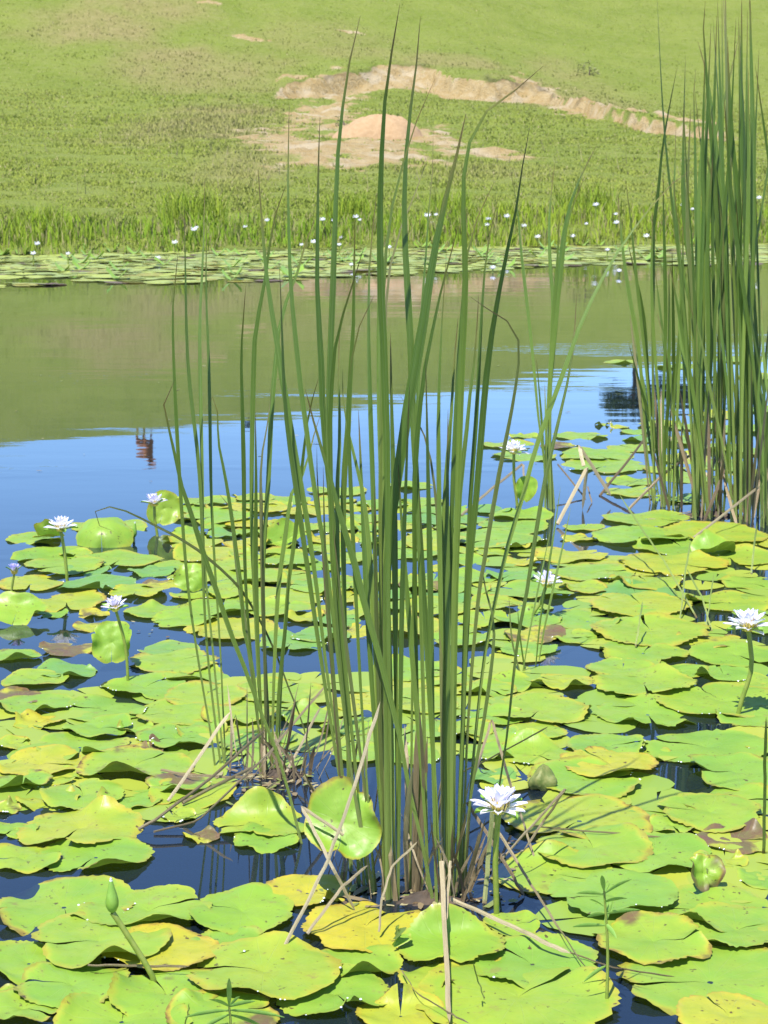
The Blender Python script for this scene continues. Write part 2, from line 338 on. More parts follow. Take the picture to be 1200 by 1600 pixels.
gx = np.unique(np.concatenate([np.linspace(-900, -60, 18), np.linspace(-60, -30, 25), np.arange(-30, 30, 0.27), np.linspace(30, 60, 25), np.linspace(60, 900, 18)]))
gy = np.unique(np.concatenate([np.linspace(-400, -10, 12), np.linspace(-10, 4, 36), np.linspace(4, 24, 15), np.arange(24, 60, 0.45), np.arange(60, 126, 0.24), np.arange(126, 170, 0.9), np.linspace(170, 1500, 40)]))
X, Y = np.meshgrid(gx, gy); Xf, Yf = X.ravel(), Y.ravel()
dz, msoil, mstraw = masks(Xf, Yf)
Z = base_z(Xf, Yf) + dz + np.where(Yf > 30, (fnoise(Xf * 1.3, Yf * 1.3) - 0.5) * (0.10 + 0.35 * msoil) + (fnoise(Xf * 3.1 + 5, Yf * 3.1) - 0.5) * 0.55 * msoil * (Yf > 80), 0)
nx, ny = len(gx), len(gy)
ii = (np.arange(ny - 1)[:, None] * nx + np.arange(nx - 1)[None, :]).ravel()
me = mesh_np('hill', np.stack([Xf, Yf, Z], 1), np.stack([ii, ii + 1, ii + 1 + nx, ii + nx], 1))
vcol(me, 'Col', np.stack([msoil, mstraw, np.maximum(sstep(0.06, -0.05, Z), 0.55 * scarp(Xf, Yf)[2])], 1))
hill = tag(link('hill', me, M_ground), kind='structure')
# the pond
me = mesh_np('pond_water', [(-75, 0.6, 0), (75, 0.6, 0), (75, 60, 0), (-75, 60, 0)], [[0, 1, 2, 3]])
tag(link('pond_water', me, M_water), kind='structure')

# ------------------------------------------------------------------ grass on the slope (stuff)
def blades_mesh(name, x, y, z, h, wd, lean, col, seg=1):
    n = len(x); a = rng.random(n) * 6.283; ca, sa = np.cos(a) * wd / 2, np.sin(a) * wd / 2
    la = rng.random(n) * 6.283; lx, ly = np.cos(la) * lean * h, np.sin(la) * lean * h
    if seg == 1:
        v = np.stack([np.stack([x - ca, y - sa, z], 1), np.stack([x + ca, y + sa, z], 1), np.stack([x + lx, y + ly, z + h], 1)], 1).reshape(-1, 3)
        f = np.arange(3 * n).reshape(n, 3); cc = np.repeat(col, 3, 0)
    else:
        v = np.stack([np.stack([x - ca, y - sa, z], 1), np.stack([x + ca, y + sa, z], 1),
                      np.stack([x + ca * .7 + lx * .3, y + sa * .7 + ly * .3, z + h * .6], 1), np.stack([x - ca * .7 + lx * .3, y - sa * .7 + ly * .3, z + h * .6], 1),
                      np.stack([x + lx, y + ly, z + h], 1)], 1).reshape(-1, 3)
        b = np.arange(n)[:, None] * 5
        f = np.concatenate([b + np.array([[0, 1, 2]]), b + np.array([[0, 2, 3]]), b + np.array([[3, 2, 4]])], 0); cc = np.repeat(col, 5, 0)
    m = mesh_np(name, v, f, False); vcol(m, 'Col', cc); return m
def lerpc(t, a, b): return np.asarray(a)[None] * (1 - t[:, None]) + np.asarray(b)[None] * t[:, None]
n = 860000
yy = 31 / (1 - rng.random(n) * (1 - 31 / 158.)); xx = rng.random(n) * 2 - 1; wide_ = yy * 0.235 + 2
xx = np.where(rng.random(n) < 0.72, xx * wide_, np.sign(xx) * (wide_ + np.abs(xx) * (yy * 0.32 + 3)))
s_ = yy - shore(xx); dz, so, st = masks(xx, yy)
clump = fnoise(xx * 1.5, yy * 1.5)
keep = (s_ > 0.4) & (so < 0.34 + 0.2 * rng.random(n) + 0.45 * (clump > 0.66)) & (rng.random(n) < 0.6 + 0.5 * clump)
xx, yy, st, so, clump = xx[keep], yy[keep], st[keep], so[keep], clump[keep]
zz = land_z(xx, yy); k = len(xx)
h = (0.05 + 0.12 * rng.random(k)) * (0.4 + 0.9 * clump) * np.clip(85 / yy, 0.6, 1) * np.interp(yy, [36, 60, 95], [0.5, 0.55, 0.9]) * (1 + 0.8 * st)
r1 = rng.random(k); big = fnoise(xx * 0.16, yy * 0.09)
col = lerpc(np.clip(0.3 * r1 + 1.2 * (big - 0.18), 0, 1), (0.155, 0.205, 0.03), (0.22, 0.25, 0.048))
col = col * (1 - st[:, None] * 0.75) + lerpc(rng.random(k), (0.21, 0.19, 0.07), (0.29, 0.25, 0.12)) * st[:, None] * 0.75
col = col * np.interp(yy, [36, 85, 110], [1.22, 1.18, 1.0])[:, None]; drk = rng.random(k) < 0.05; col[drk] = col[drk] * 0.8; stw = rng.random(k) < 0.07; col[stw] = (0.33, 0.29, 0.15)  # nearer blades coloured lighter to make up for the shade between them
tag(link('hillside_grass', blades_mesh('hillside_grass', xx, yy, zz - 0.02, h, 0.014 + 0.00048 * yy * (0.5 + rng.random(k)), 0.55, col), M_grass), 'rough green and straw coloured grass covering the far slope', 'grass', kind='stuff')
# sparse tall straw stems
n = 2600
yy = 40 / (1 - rng.random(n) * (1 - 40 / 150.)); xx = (rng.random(n) * 2 - 1) * (yy * 0.235 + 2)
dz, so, st = masks(xx, yy); keep = (so < 0.3) & (rng.random(n) < 0.12 + st)
xx, yy = xx[keep], yy[keep]; k = len(xx)
col = lerpc(rng.random(k), (0.22, 0.20, 0.09), (0.30, 0.275, 0.14))
tag(link('straw_stems', blades_mesh('straw_stems', xx, yy, land_z(xx, yy), 0.25 + 0.45 * rng.random(k) ** 2, 0.012 + 0.0002 * yy, 0.3, col), M_grass), 'scattered pale dry seed stems on the far slope', 'grass', kind='stuff')
# bright sedge along the far shore
n = 100000
xx = (rng.random(n) * 2 - 1) * 24; ss = -0.2 + 6.5 * rng.random(n) ** 1.0
yy = shore(xx) + ss; cl = fnoise(xx * 0.9, ss * 0.8 + 3); cl2 = fnoise(xx * 0.28 + 4, ss * 0.1)
keep = rng.random(n) < np.clip(cl * 2.4 - 0.7, 0, 1) * sstep(6, 2.0, ss - 4 * (cl2 - 0.4)); xx, yy, ss, cl, cl2 = xx[keep], yy[keep], ss[keep], cl[keep], cl2[keep]; k = len(xx)
h = (0.14 + 0.5 * rng.random(k)) * sstep(7, 0.5, ss) * (0.25 + 1.2 * cl) * (0.5 + 1.0 * cl2) * (0.55 + 0.45 * sstep(0, 1.5, ss))
col = lerpc(np.clip(rng.random(k) * 0.8 + (cl2 - 0.4), 0, 1), (0.145, 0.25, 0.018), (0.25, 0.325, 0.028)); stw = rng.random(k) < 0.28; col[stw] = (0.26, 0.25, 0.10)
tag(link('shore_sedge', blades_mesh('shore_sedge', xx, yy, np.maximum(land_z(xx, yy), -0.1), h, 0.018 + 0.014 * rng.random(k), 0.32, col, 2), M_grass), 'fresh green sedge fringing the far shore', 'sedge', kind='stuff')
# single taller tufts that stand out of the fringe
TUFT = [(300, 352, 1.05, 'bright green sedge tuft on far shore, above the left reed tips'), (545, 345, .8, 'bright green sedge tuft on far shore behind the middle reed tips'), (915, 338, 1.0, 'largest yellow green sedge tuft on far shore, right of middle'),
        (1090, 352, 1.0, 'yellow green sedge tuft on far shore behind the right reed bed'), (60, 368, .75, 'dark green sedge tuft on far shore near the left picture edge'), (700, 340, .8, 'green sedge tuft on far shore, behind the thickest reed blade')]
for px, py, sc, lab in TUFT:
    p = march(px, py); k = 260; a = rng.random(k) * 6.283; rr = 0.38 * sc * np.sqrt(rng.random(k))
    x = rr * np.cos(a) * 1.6; y = rr * np.sin(a)
    col = lerpc(rng.random(k), (0.14, 0.24, 0.02), (0.25, 0.32, 0.03))
    tag(link('sedge_tuft', blades_mesh('sedge_tuft', x, y, 0 * x - 0.03, sc * (0.35 + 0.5 * rng.random(k)), 0.02 + 0 * x, 0.3, col, 2), M_grass, None, p), lab, 'sedge', 'taller sedge tufts along the far shore')
# sand heap
def heap():
    c = march(588, 216); c.z -= 0.12
    nr, na = 16, 48; v = []; f = []
    for j in range(nr + 1):
        for i in range(na):
            t = j / nr; a = i / na * 6.283
            r = 1.5 * t * (1 + 0.10 * math.sin(2 * a + 1) + 0.05 * math.sin(5 * a))
            z = 0.95 * max(0, 1 - t ** 2.5) * (1 + .07 * math.sin(3 * a + 1) * t) + 0.07 * (random.random() - .5) * (t > 0)
            v.append((r * math.cos(a) * 1.12 + 0.16 * z, r * math.sin(a), float(z) - 0.06 * t))
    for j in range(nr):
        for i in range(na):
            f.append((j * na + i, j * na + (i + 1) % na, (j + 1) * na + (i + 1) % na, (j + 1) * na + i))
    o = link('sand_heap', mesh_np('sand_heap', v, f), M_sand, None, c)
    tag(o, 'smooth orange sand heap in front of the eroded bank', 'sand heap')
heap()
# far shrub on the slope
def leaf_cloud(n, rad, size, c1, c2, flat=1.0, lobes=9):
    cen = [Vector((random.uniform(-1, 1) * rad[0] * .7, random.uniform(-1, 1) * rad[1] * .7, random.uniform(-.6, .8) * rad[2])) for _ in range(lobes)]
    v = []; f = []; cc = []
    for i in range(n):
        c = random.choice(cen); d = Vector((random.gauss(0, 1), random.gauss(0, 1), random.gauss(0, 1))).normalized() * random.uniform(.5, 1)
        p = c + Vector((d.x * rad[0] * .42, d.y * rad[1] * .42, d.z * rad[2] * .40))
        q = Vector((random.gauss(0, 1), random.gauss(0, 1), random.gauss(0, 1) * .5)).normalized(); r = q.cross(Vector((random.gauss(0, 1), random.gauss(0, 1), random.gauss(0, 1)))).normalized()
        s = size * random.uniform(.6, 1.3); b = len(v)
        v += [p - q * s, p + r * s * .45, p + q * s, p - r * s * .45]; f.append((b, b + 1, b + 2, b + 3))
        t = random.random(); col = [c1[j] * (1 - t) + c2[j] * t for j in range(3)]; cc += [col] * 4
    m = mesh_np('leaves', [tuple(a) for a in v], f, False); vcol(m, 'Col', cc); return m
def tube_mesh(name, pts, radii, seg=8):
    v = []; f = []
    for i, p in enumerate(pts):
        d = (pts[min(i + 1, len(pts) - 1)] - pts[max(i - 1, 0)]).normalized()
        a = d.orthogonal().normalized() if i == 0 else (a - d * a.dot(d)).normalized(); b = d.cross(a)
        for k in range(seg):
            t = k / seg * 6.283; q = p + (a * math.cos(t) + b * math.sin(t)) * radii[i]; v.append(tuple(q))
    for i in range(len(pts) - 1):
        for k in range(seg):
            f.append((i * seg + k, i * seg + (k + 1) % seg, (i + 1) * seg + (k + 1) % seg, (i + 1) * seg + k))
    m = mesh_np(name, v, f); n_ = len(pts) * seg
    vuv(m, [((k % seg) / seg, (k // seg) / max(1, len(pts) - 1)) for k in range(n_)])
    return m
def shrub(px, py, sc, lab, zoff=0):
    p = march(px, py); r = empty('shrub', p)
    link('crown', leaf_cloud(120, (.7 * sc, .6 * sc, .5 * sc), .07 * sc, (.16, .17, .06), (.22, .22, .09)), M_crown, r, (0, 0, .3 * sc))
    link('stem', tube_mesh('stem', [Vector((0, 0, -.1)), Vector((.05, 0, .2 * sc)), Vector((0, .05, .4 * sc))], [.05, .04, .02], 6), M_bark, r)
    tag(r, lab, 'shrub', 'small shrubs on the far slope')
shrub(920, 118, 1.3, 'sparse grey green shrub high on the slope, right of the eroded bank')
shrub(536, 198, .55, 'small dark shrub at the left foot of the sand heap')
def ridge_point(px, back=0.0):
    x = (px - 600) / F * 150; y = float(shore(x)) + 118 + back
    return Vector((x, y, float(land_z(np.array([x]), np.array([y]))[0])))
def ridge_tree(px, hgt, wid, lab):
    p = ridge_point(px, 2); r = empty('tree', p)
    link('trunk', tube_mesh('trunk', [Vector((0, 0, -.3)), Vector((.1, 0, hgt * .25)), Vector((-.05, .1, hgt * .55)), Vector((.1, 0, hgt * .85))], [.22, .18, .12, .04]), M_bark, r)
    for a in (0.4, 2.2, 4.1):
        e = Vector((math.cos(a) * wid * .32, math.sin(a) * wid * .3, hgt * .68))
        link('limb', tube_mesh('limb', [Vector((0, 0, hgt * .3)), e * .55 + Vector((0, 0, hgt * .18)), e], [.1, .07, .03], 6), M_bark, r)
    link('crown', leaf_cloud(2600, (wid / 2, wid / 2, hgt * .36), .2, (.028, .05, .02), (.06, .09, .03), lobes=16), M_crown, r, (0, 0, hgt * .58))
    tag(r, lab, 'tree', 'trees on the ridge')
ridge_tree(1015, 4.4, 6.0, 'dark tree on the ridge whose reflection shows left of the right reed bed')
ridge_tree(1120, 4.8, 6.5, 'dark tree on the ridge mirrored behind the right reed bed')
p = ridge_point(390, 0); r = empty('shrub', p)
link('crown', leaf_cloud(300, (.55, .5, .45), .1, (.03, .045, .02), (.05, .07, .03)), M_crown, r, (0, 0, .45))
link('stem', tube_mesh('stem', [Vector((0, 0, -.1)), Vector((.03, 0, .3)), Vector((0, .02, .6))], [.05, .04, .02], 6), M_bark, r)
tag(r, 'tiny dark shrub on the ridge mirrored between the left reeds', 'shrub', 'small shrubs on the far slope')
def cow():
    p = ridge_point(233, 0); r = empty('cow', p)
    pts = [(0, 0, 1.15), (0, -.45, 1.2), (0, -.75, 1.3), (0, -1.05, 1.75), (0.05, -1.35, 1.85), (0.08, -1.62, 1.62), (0, .45, 1.18), (0, .8, 1.25), (0, .92, 1.0), (0, .95, .55),
           (.24, -.6, .85), (.24, -.58, .45), (.24, -.6, .03), (-.24, -.6, .85), (-.24, -.62, .45), (-.24, -.6, .03), (.24, .65, .85), (.25, .75, .45), (.24, .7, .03), (-.24, .65, .85), (-.25, .72, .45), (-.24, .68, .03),
           (.26, -1.28, 1.93), (-.2, -1.28, 1.93)]
    rad = [.36, .36, .30, .17, .15, .09, .36, .26, .04, .03, .15, .08, .065, .15, .08, .065, .17, .09, .065, .17, .09, .065, .045, .045]
    ed = [(0, 1), (1, 2), (2, 3), (3, 4), (4, 5), (0, 6), (6, 7), (7, 8), (8, 9), (1, 10), (10, 11), (11, 12), (1, 13), (13, 14), (14, 15), (6, 16), (16, 17), (17, 18), (6, 19), (19, 20), (20, 21), (4, 22), (4, 23)]
    m = bpy.data.meshes.new('cow_body'); m.from_pydata([(a * 1.15, b * 1.15, c * 1.15) for a, b, c in pts], ed, [])
    o = link('body', m, M_cow, r); sk = o.modifiers.new('skin', 'SKIN')
    for i, q in enumerate(rad): m.skin_vertices[0].data[i].radius = (q * 1.15, q * 1.15)
    m.skin_vertices[0].data[0].use_root = True
    sb = o.modifiers.new('sub', 'SUBSURF'); sb.levels = 1; sb.render_levels = 2
    r.rotation_euler = (0, 0, .5)
    tag(r, 'rust brown cow on the ridge, seen mirrored in the water at left', 'cow')
cow()

# ------------------------------------------------------------------ far lily pads along the opposite shore (stuff)
def far_pads():
    V = []; Fc = []; C = []; b = 0
    n = 12500
    for i in range(n):
        x = random.uniform(-24, 24); edge = -8.4 + 0.22 * (max(-14, min(14, x)) + 5) + 1.3 * (float(fnoise(x * 0.8, 3.0)) - 0.5) * 2
        s = random.uniform(edge, 1.0)
        if s < edge + 3.2 and random.random() < 0.75 * (1 - (s - edge) / 3.2) * (float(fnoise(x * 1.3, s * 1.6)) > .42): continue
        if float(fnoise(x * 0.7, s * 0.9 + 20)) < 0.2: continue
        y = float(shore(x)) + s; r = random.uniform(.11, .21); up = random.random() < 0.03
        a0 = random.random() * 6.283; tx, ty = random.gauss(0, .03), random.gauss(0, .03); z0 = random.uniform(.002, .012)
        t = random.random(); c = [0.24 + .09 * t, 0.29 + .08 * t, 0.06 + .02 * (1 - t)]
        if random.random() < .12: c = [.26, .24, .04]
        if random.random() < .06: c = [.14, .09, .05]
        if up: c = [.20, .32, .04]
        ring = []
        for k in range(13):
            a = a0 + .12 + k / 12 * (6.283 - .24); q = r * random.uniform(.93, 1.05)
            lx, ly = q * math.cos(a), q * math.sin(a); lz = lx * tx + ly * ty
            if up: lz += abs(math.cos(a)) ** 1.5 * r * random.uniform(.5, .9); lx *= .75
            V.append((x + lx, y + ly, z0 + lz + .003)); C.append(c)
        V.append((x, y, z0)); C.append(c)
        for k in range(12): Fc.append((b + k, b + k + 1, b + 13))
        b += 14
    m = mesh_np('far_lily_pads', V, Fc); vcol(m, 'Col', C)
    tag(link('far_lily_pads', m, M_farpad), 'pale green belt of crowded lily pads along the far shore', 'lily pads', kind='stuff')
far_pads()

# ------------------------------------------------------------------ lily pads in the near water
def pad_mesh(R, slit, curls=(), wave=0.006, teeth=0.02, fold=0.0, foldang=0.0, seed=0, dome=0.0, gap=0.06):
    rd = random.Random(seed); n = 112; rings = [0.0, .18, .36, .54, .70, .83, .93, 1.0]
    ph = [rd.random() * 6.283 for _ in range(6)]; nt_ = rd.randint(28, 36)
    bites = [(rd.random() * 6.283, rd.uniform(.035, .14), rd.uniform(.04, .2)) for _ in range(rd.choice((0, 1, 1, 2, 3)))]
    v = []; uv = []; f = []
    for j, t in enumerate(rings):
        for i in range(n + 1):
            q = i / n; g = gap * (0.3 + 0.7 * t)
            th = slit + g + q * (6.28318 - 2 * g); dth = min(q, 1 - q) * 6.283
            rr = t * R * (1 + .045 * math.sin(2 * th + ph[0]) + .03 * math.sin(3 * th + ph[1]) + .015 * math.sin(7 * th + ph[2]))
            rr *= 1 - .13 * math.exp(-(dth / .16) ** 2) * t
            for ba, bw, bd in bites: rr *= 1 - bd * math.exp(-abs(((th - ba + math.pi) % 6.28318 - math.pi) / bw) ** 1.6) * t ** 4
            if j == len(rings) - 1:
                saw = (q * nt_ + .35 * math.sin(9 * th + ph[3])) % 1.0
                rr *= 1 + teeth * 1.5 * ((saw / .7 if saw < .7 else (1 - saw) / .3) - .5) * (0.35 + 0.9 * abs(math.sin(1.7 * th + ph[5])))
            z = wave * t * t * (math.sin(2 * th + ph[3]) + .7 * math.sin(3 * th + ph[4]) + .5 * t * math.sin(6 * th + ph[5])) * 1.1
            z += 0.0022 * math.sin(11 * t + 4 * th + ph[2]) * t + dome * (1 - t * t) - 0.006 * math.exp(-(t / .12) ** 2)
            for ca, cw, ch, c0 in curls:
                da = (th - ca + math.pi) % 6.28318 - math.pi; kk = math.exp(-(da / cw) ** 2) * float(sstep(c0, 1.02, t))
                z += ch * kk; rr *= 1 - 0.16 * kk * min(1.5, abs(ch) / .03)
            x, y = rr * math.cos(th), rr * math.sin(th)
            if fold:
                nx_, ny_ = -math.sin(foldang), math.cos(foldang); d = x * nx_ + y * ny_
                fa = fold; ad = abs(d); zz = ad * math.sin(fa); nd = math.copysign(ad * math.cos(fa), d)
                x += (nd - d) * nx_; y += (nd - d) * ny_; z += zz
            v.append((x, y, z)); uv.append((q, t))
    w_ = n + 1
    for j in range(len(rings) - 1):
        for i in range(n):
            a = j * w_ + i; b = a + 1; c = b + w_; d = a + w_
            if j == 0: f.append((a, c, d, d)) if False else f.append((b, a, d, c))
            else: f.append((b, a, d, c))
    f = [q[::-1] for q in f]
    f = [(q[3], q[2], q[1], q[0]) for q in f]
    m = mesh_np('lily_pad', v, f); vuv(m, uv); return m
TONE = {'g': (.32, .14, .10), 'b': (.15, .05, .75), 'y': (.55, .25, .0), 'Y': (.82, .38, 0), 'o': (.80, .75, 0), 'r': (.36, .05, 0), 'n': (.8, 1.0, 0)}  # tone r puts the sunlit look into a brighter, cleaner green
TWORD = {'g': 'green', 'b': 'bluish green', 'y': 'yellow green', 'Y': 'yellow', 'o': 'orange yellow', 'r': 'bright sunlit green', 'n': 'brown withered'}
# px, py of the centre, width in px, tone, optional: slit direction in degrees (0 = right, 90 = away, -90 = towards us), curls [(direction, width, lift)]
PADS = '''53 843 84 y;172 824 117 y -60;83 870 123 g -30;120 868 50 y;100 888 120 y;189 877 126 y -100;140 893 70 b;240 895 74 b;48 913 108 y;152 917 123 b -70 f;217 928 86 y;252 915 76 o;104 943 122 y -80;240 957 96 g 20 c;83 961 46 g;146 961 50 Y;143 981 60 o -20
105 1016 88 o -160;22 1027 88 g 10 f;101 1051 100 b;54 1064 100 y 30;262 1016 93 b;275 1036 140 g;300 1055 104 y 170;227 1076 136 g 60
320 787 92 y;395 780 72 y;414 797 76 y;343 812 110 y;527 768 92 y;640 760 72 g;660 784 74 g;600 790 84 g;690 800 84 g;560 812 90 y;480 800 84 y;620 822 84 y;460 826 84 y;702 824 56 y;300 848 94 g;440 866 80 Y;325 870 112 y;365 888 104 y;438 902 112 y;385 908 122 y 200;350 950 130 g;440 936 130 y;362 985 150 y -150;478 968 62 Y;500 996 92 b;500 920 100 g;676 850 104 y;640 866 90 g;655 922 66 y;690 890 44 Y;690 952 112 y;600 950 90 y;640 985 110 y;720 1000 100 g
817 682 46 Y;793 696 84 y;908 682 84 g;968 668 30 y;941 664 24 o;875 698 62 o;820 714 98 g;930 713 122 y;945 729 140 g;1000 675 62 g;1010 688 70 b;990 701 84 y;1030 665 64 y;985 754 72 g 0 k;985 770 86 y;815 806 96 r;802 825 114 g;712 826 48 g;775 845 152 g;1010 811 132 g -20;1000 843 142 g -100;912 825 64 y;905 843 58 Y;802 857 54 Y
890 870 115 y 20;815 880 64 Y;798 902 76 b;924 899 128 g 15;946 884 88 y;1050 884 162 y;1140 872 152 y;1065 857 152 r;1110 838 172 y;1184 850 74 Y;1010 911 120 y 100;993 928 130 b 90;912 921 78 Y;835 925 125 g;1175 912 100 y;1140 942 142 y;1000 948 160 y;918 971 122 g -10;1002 962 80 g -20;826 970 106 g;1016 990 178 y 95 k;834 994 98 o;900 998 74 g;820 1016 94 g 200;1005 1021 142 y;1110 1003 110 o;1150 1026 142 g;1195 985 66 g
973 1048 114 g 80;1065 1050 82 g 200;1130 1056 88 g;1005 1073 166 r -90 e;1192 1069 74 y;1125 1097 190 y;1172 1120 116 g;1012 1117 168 g -90 w;797 1070 102 g;880 1069 92 y 150 F;760 1080 92 g;845 1112 160 y -110;770 1120 104 g;838 1145 98 y;835 1180 124 r -60 D;950 1169 130 g 10;1103 1170 180 g 160;1020 1182 62 y;950 1198 154 Y 120;1150 1212 162 g;913 1221 174 y 0;765 1150 92 g;760 1180 84 g;772 1215 74 b;1196 1170 66 Y;1190 1200 80 y
905 1283 225 o -120 E;1140 1253 156 y;1110 1274 166 y 180;1050 1294 74 g;927 1330 182 g 100;1025 1338 166 g 170;862 1367 182 y -30 k;1150 1315 118 n;1125 1350 84 g;1190 1376 74 g;960 1403 202 g 200 f;1115 1425 200 g 175;1150 1456 190 g;1020 1477 182 y -5 t;1110 1535 272 g -170 s;1140 1592 160 Y;705 1484 162 r -100 R;832 1507 196 g 130 k;810 1560 292 y 40 s;626 1588 132 Y 90 D;570 1452 196 Y 60;680 1530 104 Y;800 1447 92 r
378 1430 166 r 165;480 1396 136 Y -20;410 1290 146 r 190 R;418 1314 108 r;412 1528 240 y 165 E;552 1508 150 g 200 f;522 1557 172 g;360 1478 122 g
100 1418 216 y -75 F;232 1426 192 r 30 f;155 1480 216 g 200 F;45 1506 150 g -20;113 1546 164 y;250 1492 172 Y;260 1556 182 g 120;190 1597 204 r 90;35 1580 124 g;12 1560 64 g;350 1594 170 g
58 1104 118 g -40 F;165 1110 142 g 170;270 1118 134 y;155 1140 112 g -20;125 1168 152 r -80 F;275 1156 128 g -150;18 1164 64 y;210 1141 58 y;62 1197 140 y -10;210 1201 172 y 50;28 1228 98 r -60 f;85 1216 92 y;130 1248 132 g;205 1252 98 g 115;75 1252 96 Y;280 1233 98 y;125 1297 186 y -100;25 1298 72 g;8 1266 48 y;150 1340 173 r -110 f;38 1346 112 y;280 1278 58 r;315 1309 56 n;60 1130 78 Y;30 1091 94 n;300 1244 132 y;235 1172 60 n
400 1160 122 g;370 1122 112 y;455 1006 112 b;320 1092 132 y;430 1082 142 y;310 1142 90 g;480 1120 100 g;640 1050 120 g;660 1102 114 y;690 1142 106 g;640 1182 94 g;560 1100 100 y;700 1060 110 y;560 1180 96 g;730 1145 90 y;540 1140 90 g
1190 642 60 g;1120 650 80 y;1080 668 80 y;1150 672 90 g;1060 690 90 g;1120 700 90 y;1180 706 90 g;1070 718 90 y;1140 730 100 g;1190 745 90 y;1080 748 90 g;1040 735 70 y;968 566 50 y;1062 573 76 y;1150 563 90 y;1190 590 80 y;1185 775 90 y;1060 780 80 g'''
LAND = []                                               # (px, py, phrase) things a label can point to
pads = []                                               # dicts
CURL = {'f': [(-75, .5, .035)], 'c': [(100, .25, .02)], 'k': [(90, .5, .022)], 'e': [(-90, .9, .014), (60, .4, .02)], 'w': [(-120, .22, .02), (-55, .22, .018), (90, .4, .01)], 'F': [(-70, .3, .03), (-150, .3, .012)],
        'D': [(95, .6, .03)], 'E': [(-100, .5, .014), (-10, .3, .012)], 's': [(20, .4, .012)], 't': [(0, .4, .03), (180, .3, .012)], 'R': [(100, .75, .055), (-100, .4, .012)]}
for row in PADS.replace('\n', ';').split(';'):
    q = row.split(); x, y, wd = map(float, q[:3])
    d = dict(px=x, py=y, w=wd, tone=q[3], slit=math.radians(float(q[4])) if len(q) > 4 else random.uniform(0, 6.283), curl=list(CURL.get(q[5], [])) if len(q) > 5 else [])
    pads.append(d)
# filling pads in the gaps of the mat that the reeds half hide
HOLES = [(350, 1350, 135, 60), (490, 1030, 50, 22), (250, 990, 55, 20), (880, 1032, 62, 24), (640, 885, 90, 22), (1090, 1205, 50, 20), (900, 1143, 50, 10), (1100, 945, 50, 20), (620, 1395, 95, 50), (780, 1330, 45, 50), (680, 1290, 100, 80), (700, 760, 80, 40), (430, 1240, 70, 30), (510, 1230, 60, 50), (590, 890, 50, 16), (500, 870, 40, 10), (740, 890, 30, 14), (950, 790, 60, 20)]
def inside(px, py): return any(((px - a) / c) ** 2 + ((py - b) / d) ** 2 < 1 for a, b, c, d in HOLES)
for d in pads:
    d['p'] = onz(d['px'], d['py']); d['r'] = 1.01 * d['w'] / 2 * (d['p'] - camo.location).length / F
POLY = [(280, 780, 770, 1000, 60), (330, 1000, 770, 1230, 60), (0, 1090, 330, 1400, 40), (760, 860, 1200, 1240, 50)]
for x0, y0, x1, y1, tries in POLY:
    for _ in range(tries * 8):
        px, py = random.uniform(x0, x1), random.uniform(y0, y1)
        if inside(px, py): continue
        p = onz(px, py); r = random.uniform(.07, .12)
        if min(((p - d['p']).length - .78 * d['r'] - .5 * r) for d in pads) < 0: continue
        if len(pads) > 296: break
        wpx = r * 2 * F / (p - camo.location).length
        pads.append(dict(px=px, py=py, w=wpx, tone=random.choice('ggyyyYb'), slit=random.uniform(0, 6.283), curl=[], p=p, r=r))
# levels: overlapping pads lie at different heights
order = list(range(len(pads))); random.shuffle(order); lev = {}
for i in order:
    used = {lev[j] for j in lev if (pads[i]['p'] - pads[j]['p']).length < .95 * (pads[i]['r'] + pads[j]['r'])}
    k = 0
    while k in used: k += 1
    lev[i] = k
for i, d in enumerate(pads):
    curls = [(math.radians(a), w_, h_, .45) for a, w_, h_ in d['curl']]
    if not curls and random.random() < .75: curls = [(random.uniform(0, 6.283), random.uniform(.15, .5), random.uniform(.004, .024), .55) for _ in range(random.choice((1, 1, 2)))]
    me = pad_mesh(d['r'], d['slit'], curls, wave=random.uniform(.0025, .007), seed=i + 11, gap=random.uniform(.03, .11), teeth=random.uniform(.022, .05))
    o = link('lily_pad', me, M_leaf, None, (d['p'].x, d['p'].y, .005 + .0042 * min(lev[i], 7)))
    o.rotation_euler = (random.gauss(0, .012), random.gauss(0, .012), 0)
    yv, bv, lv = TONE[d['tone']]
    o.color = (min(1, max(0, yv + random.gauss(0, .13))), min(1, max(0, bv + random.gauss(0, .10) + (.3 if random.random() < .09 else 0))), min(1, max(0, lv + random.gauss(0, .06))), 1)
    d['o'] = o
# pads beyond the picture's edges (for other viewpoints): one mass nobody counts
def edge_mat():
    V = []; Fc = []; C = []; b = 0
    for i in range(420):
        px = random.choice((random.uniform(-760, -170), random.uniform(1380, 1960))); py = random.uniform(850 if px < 0 else 640, 1800)
        p = onz(px, py); r = random.uniform(.10, .17)
        m = None; a0 = random.random() * 6.283; t = random.random(); c = [.13 + .12 * t, .22 + .04 * t, .024]; z0 = random.uniform(.004, .03); ph = random.random() * 6.28
        for j, q in enumerate((.55, 1.0)):
            for k in range(25):
                a = a0 + .08 + k / 24 * 6.12; rr = r * q * (1 + .04 * math.sin(3 * a + ph) + (.02 if k % 2 else 0) * j)
                V.append((p.x + rr * math.cos(a), p.y + rr * math.sin(a), z0 + .006 * q * math.sin(2 * a + ph))); C.append(c)
        V.append((p.x, p.y, z0)); C.append(c)
        for k in range(24):
            Fc.append((b + k, b + k + 1, b + 50)); Fc.append((b + k, b + 25 + k, b + 26 + k)); Fc.append((b + k, b + 26 + k, b + 1 + k))
        b += 51
    m = mesh_np('edge_lily_pads', V, Fc); vcol(m, 'Col', C)
    tag(link('edge_lily_pads', m, M_farpad), 'crowded lily pads spreading on past the picture edges', 'lily pads', kind='stuff')
edge_mat()
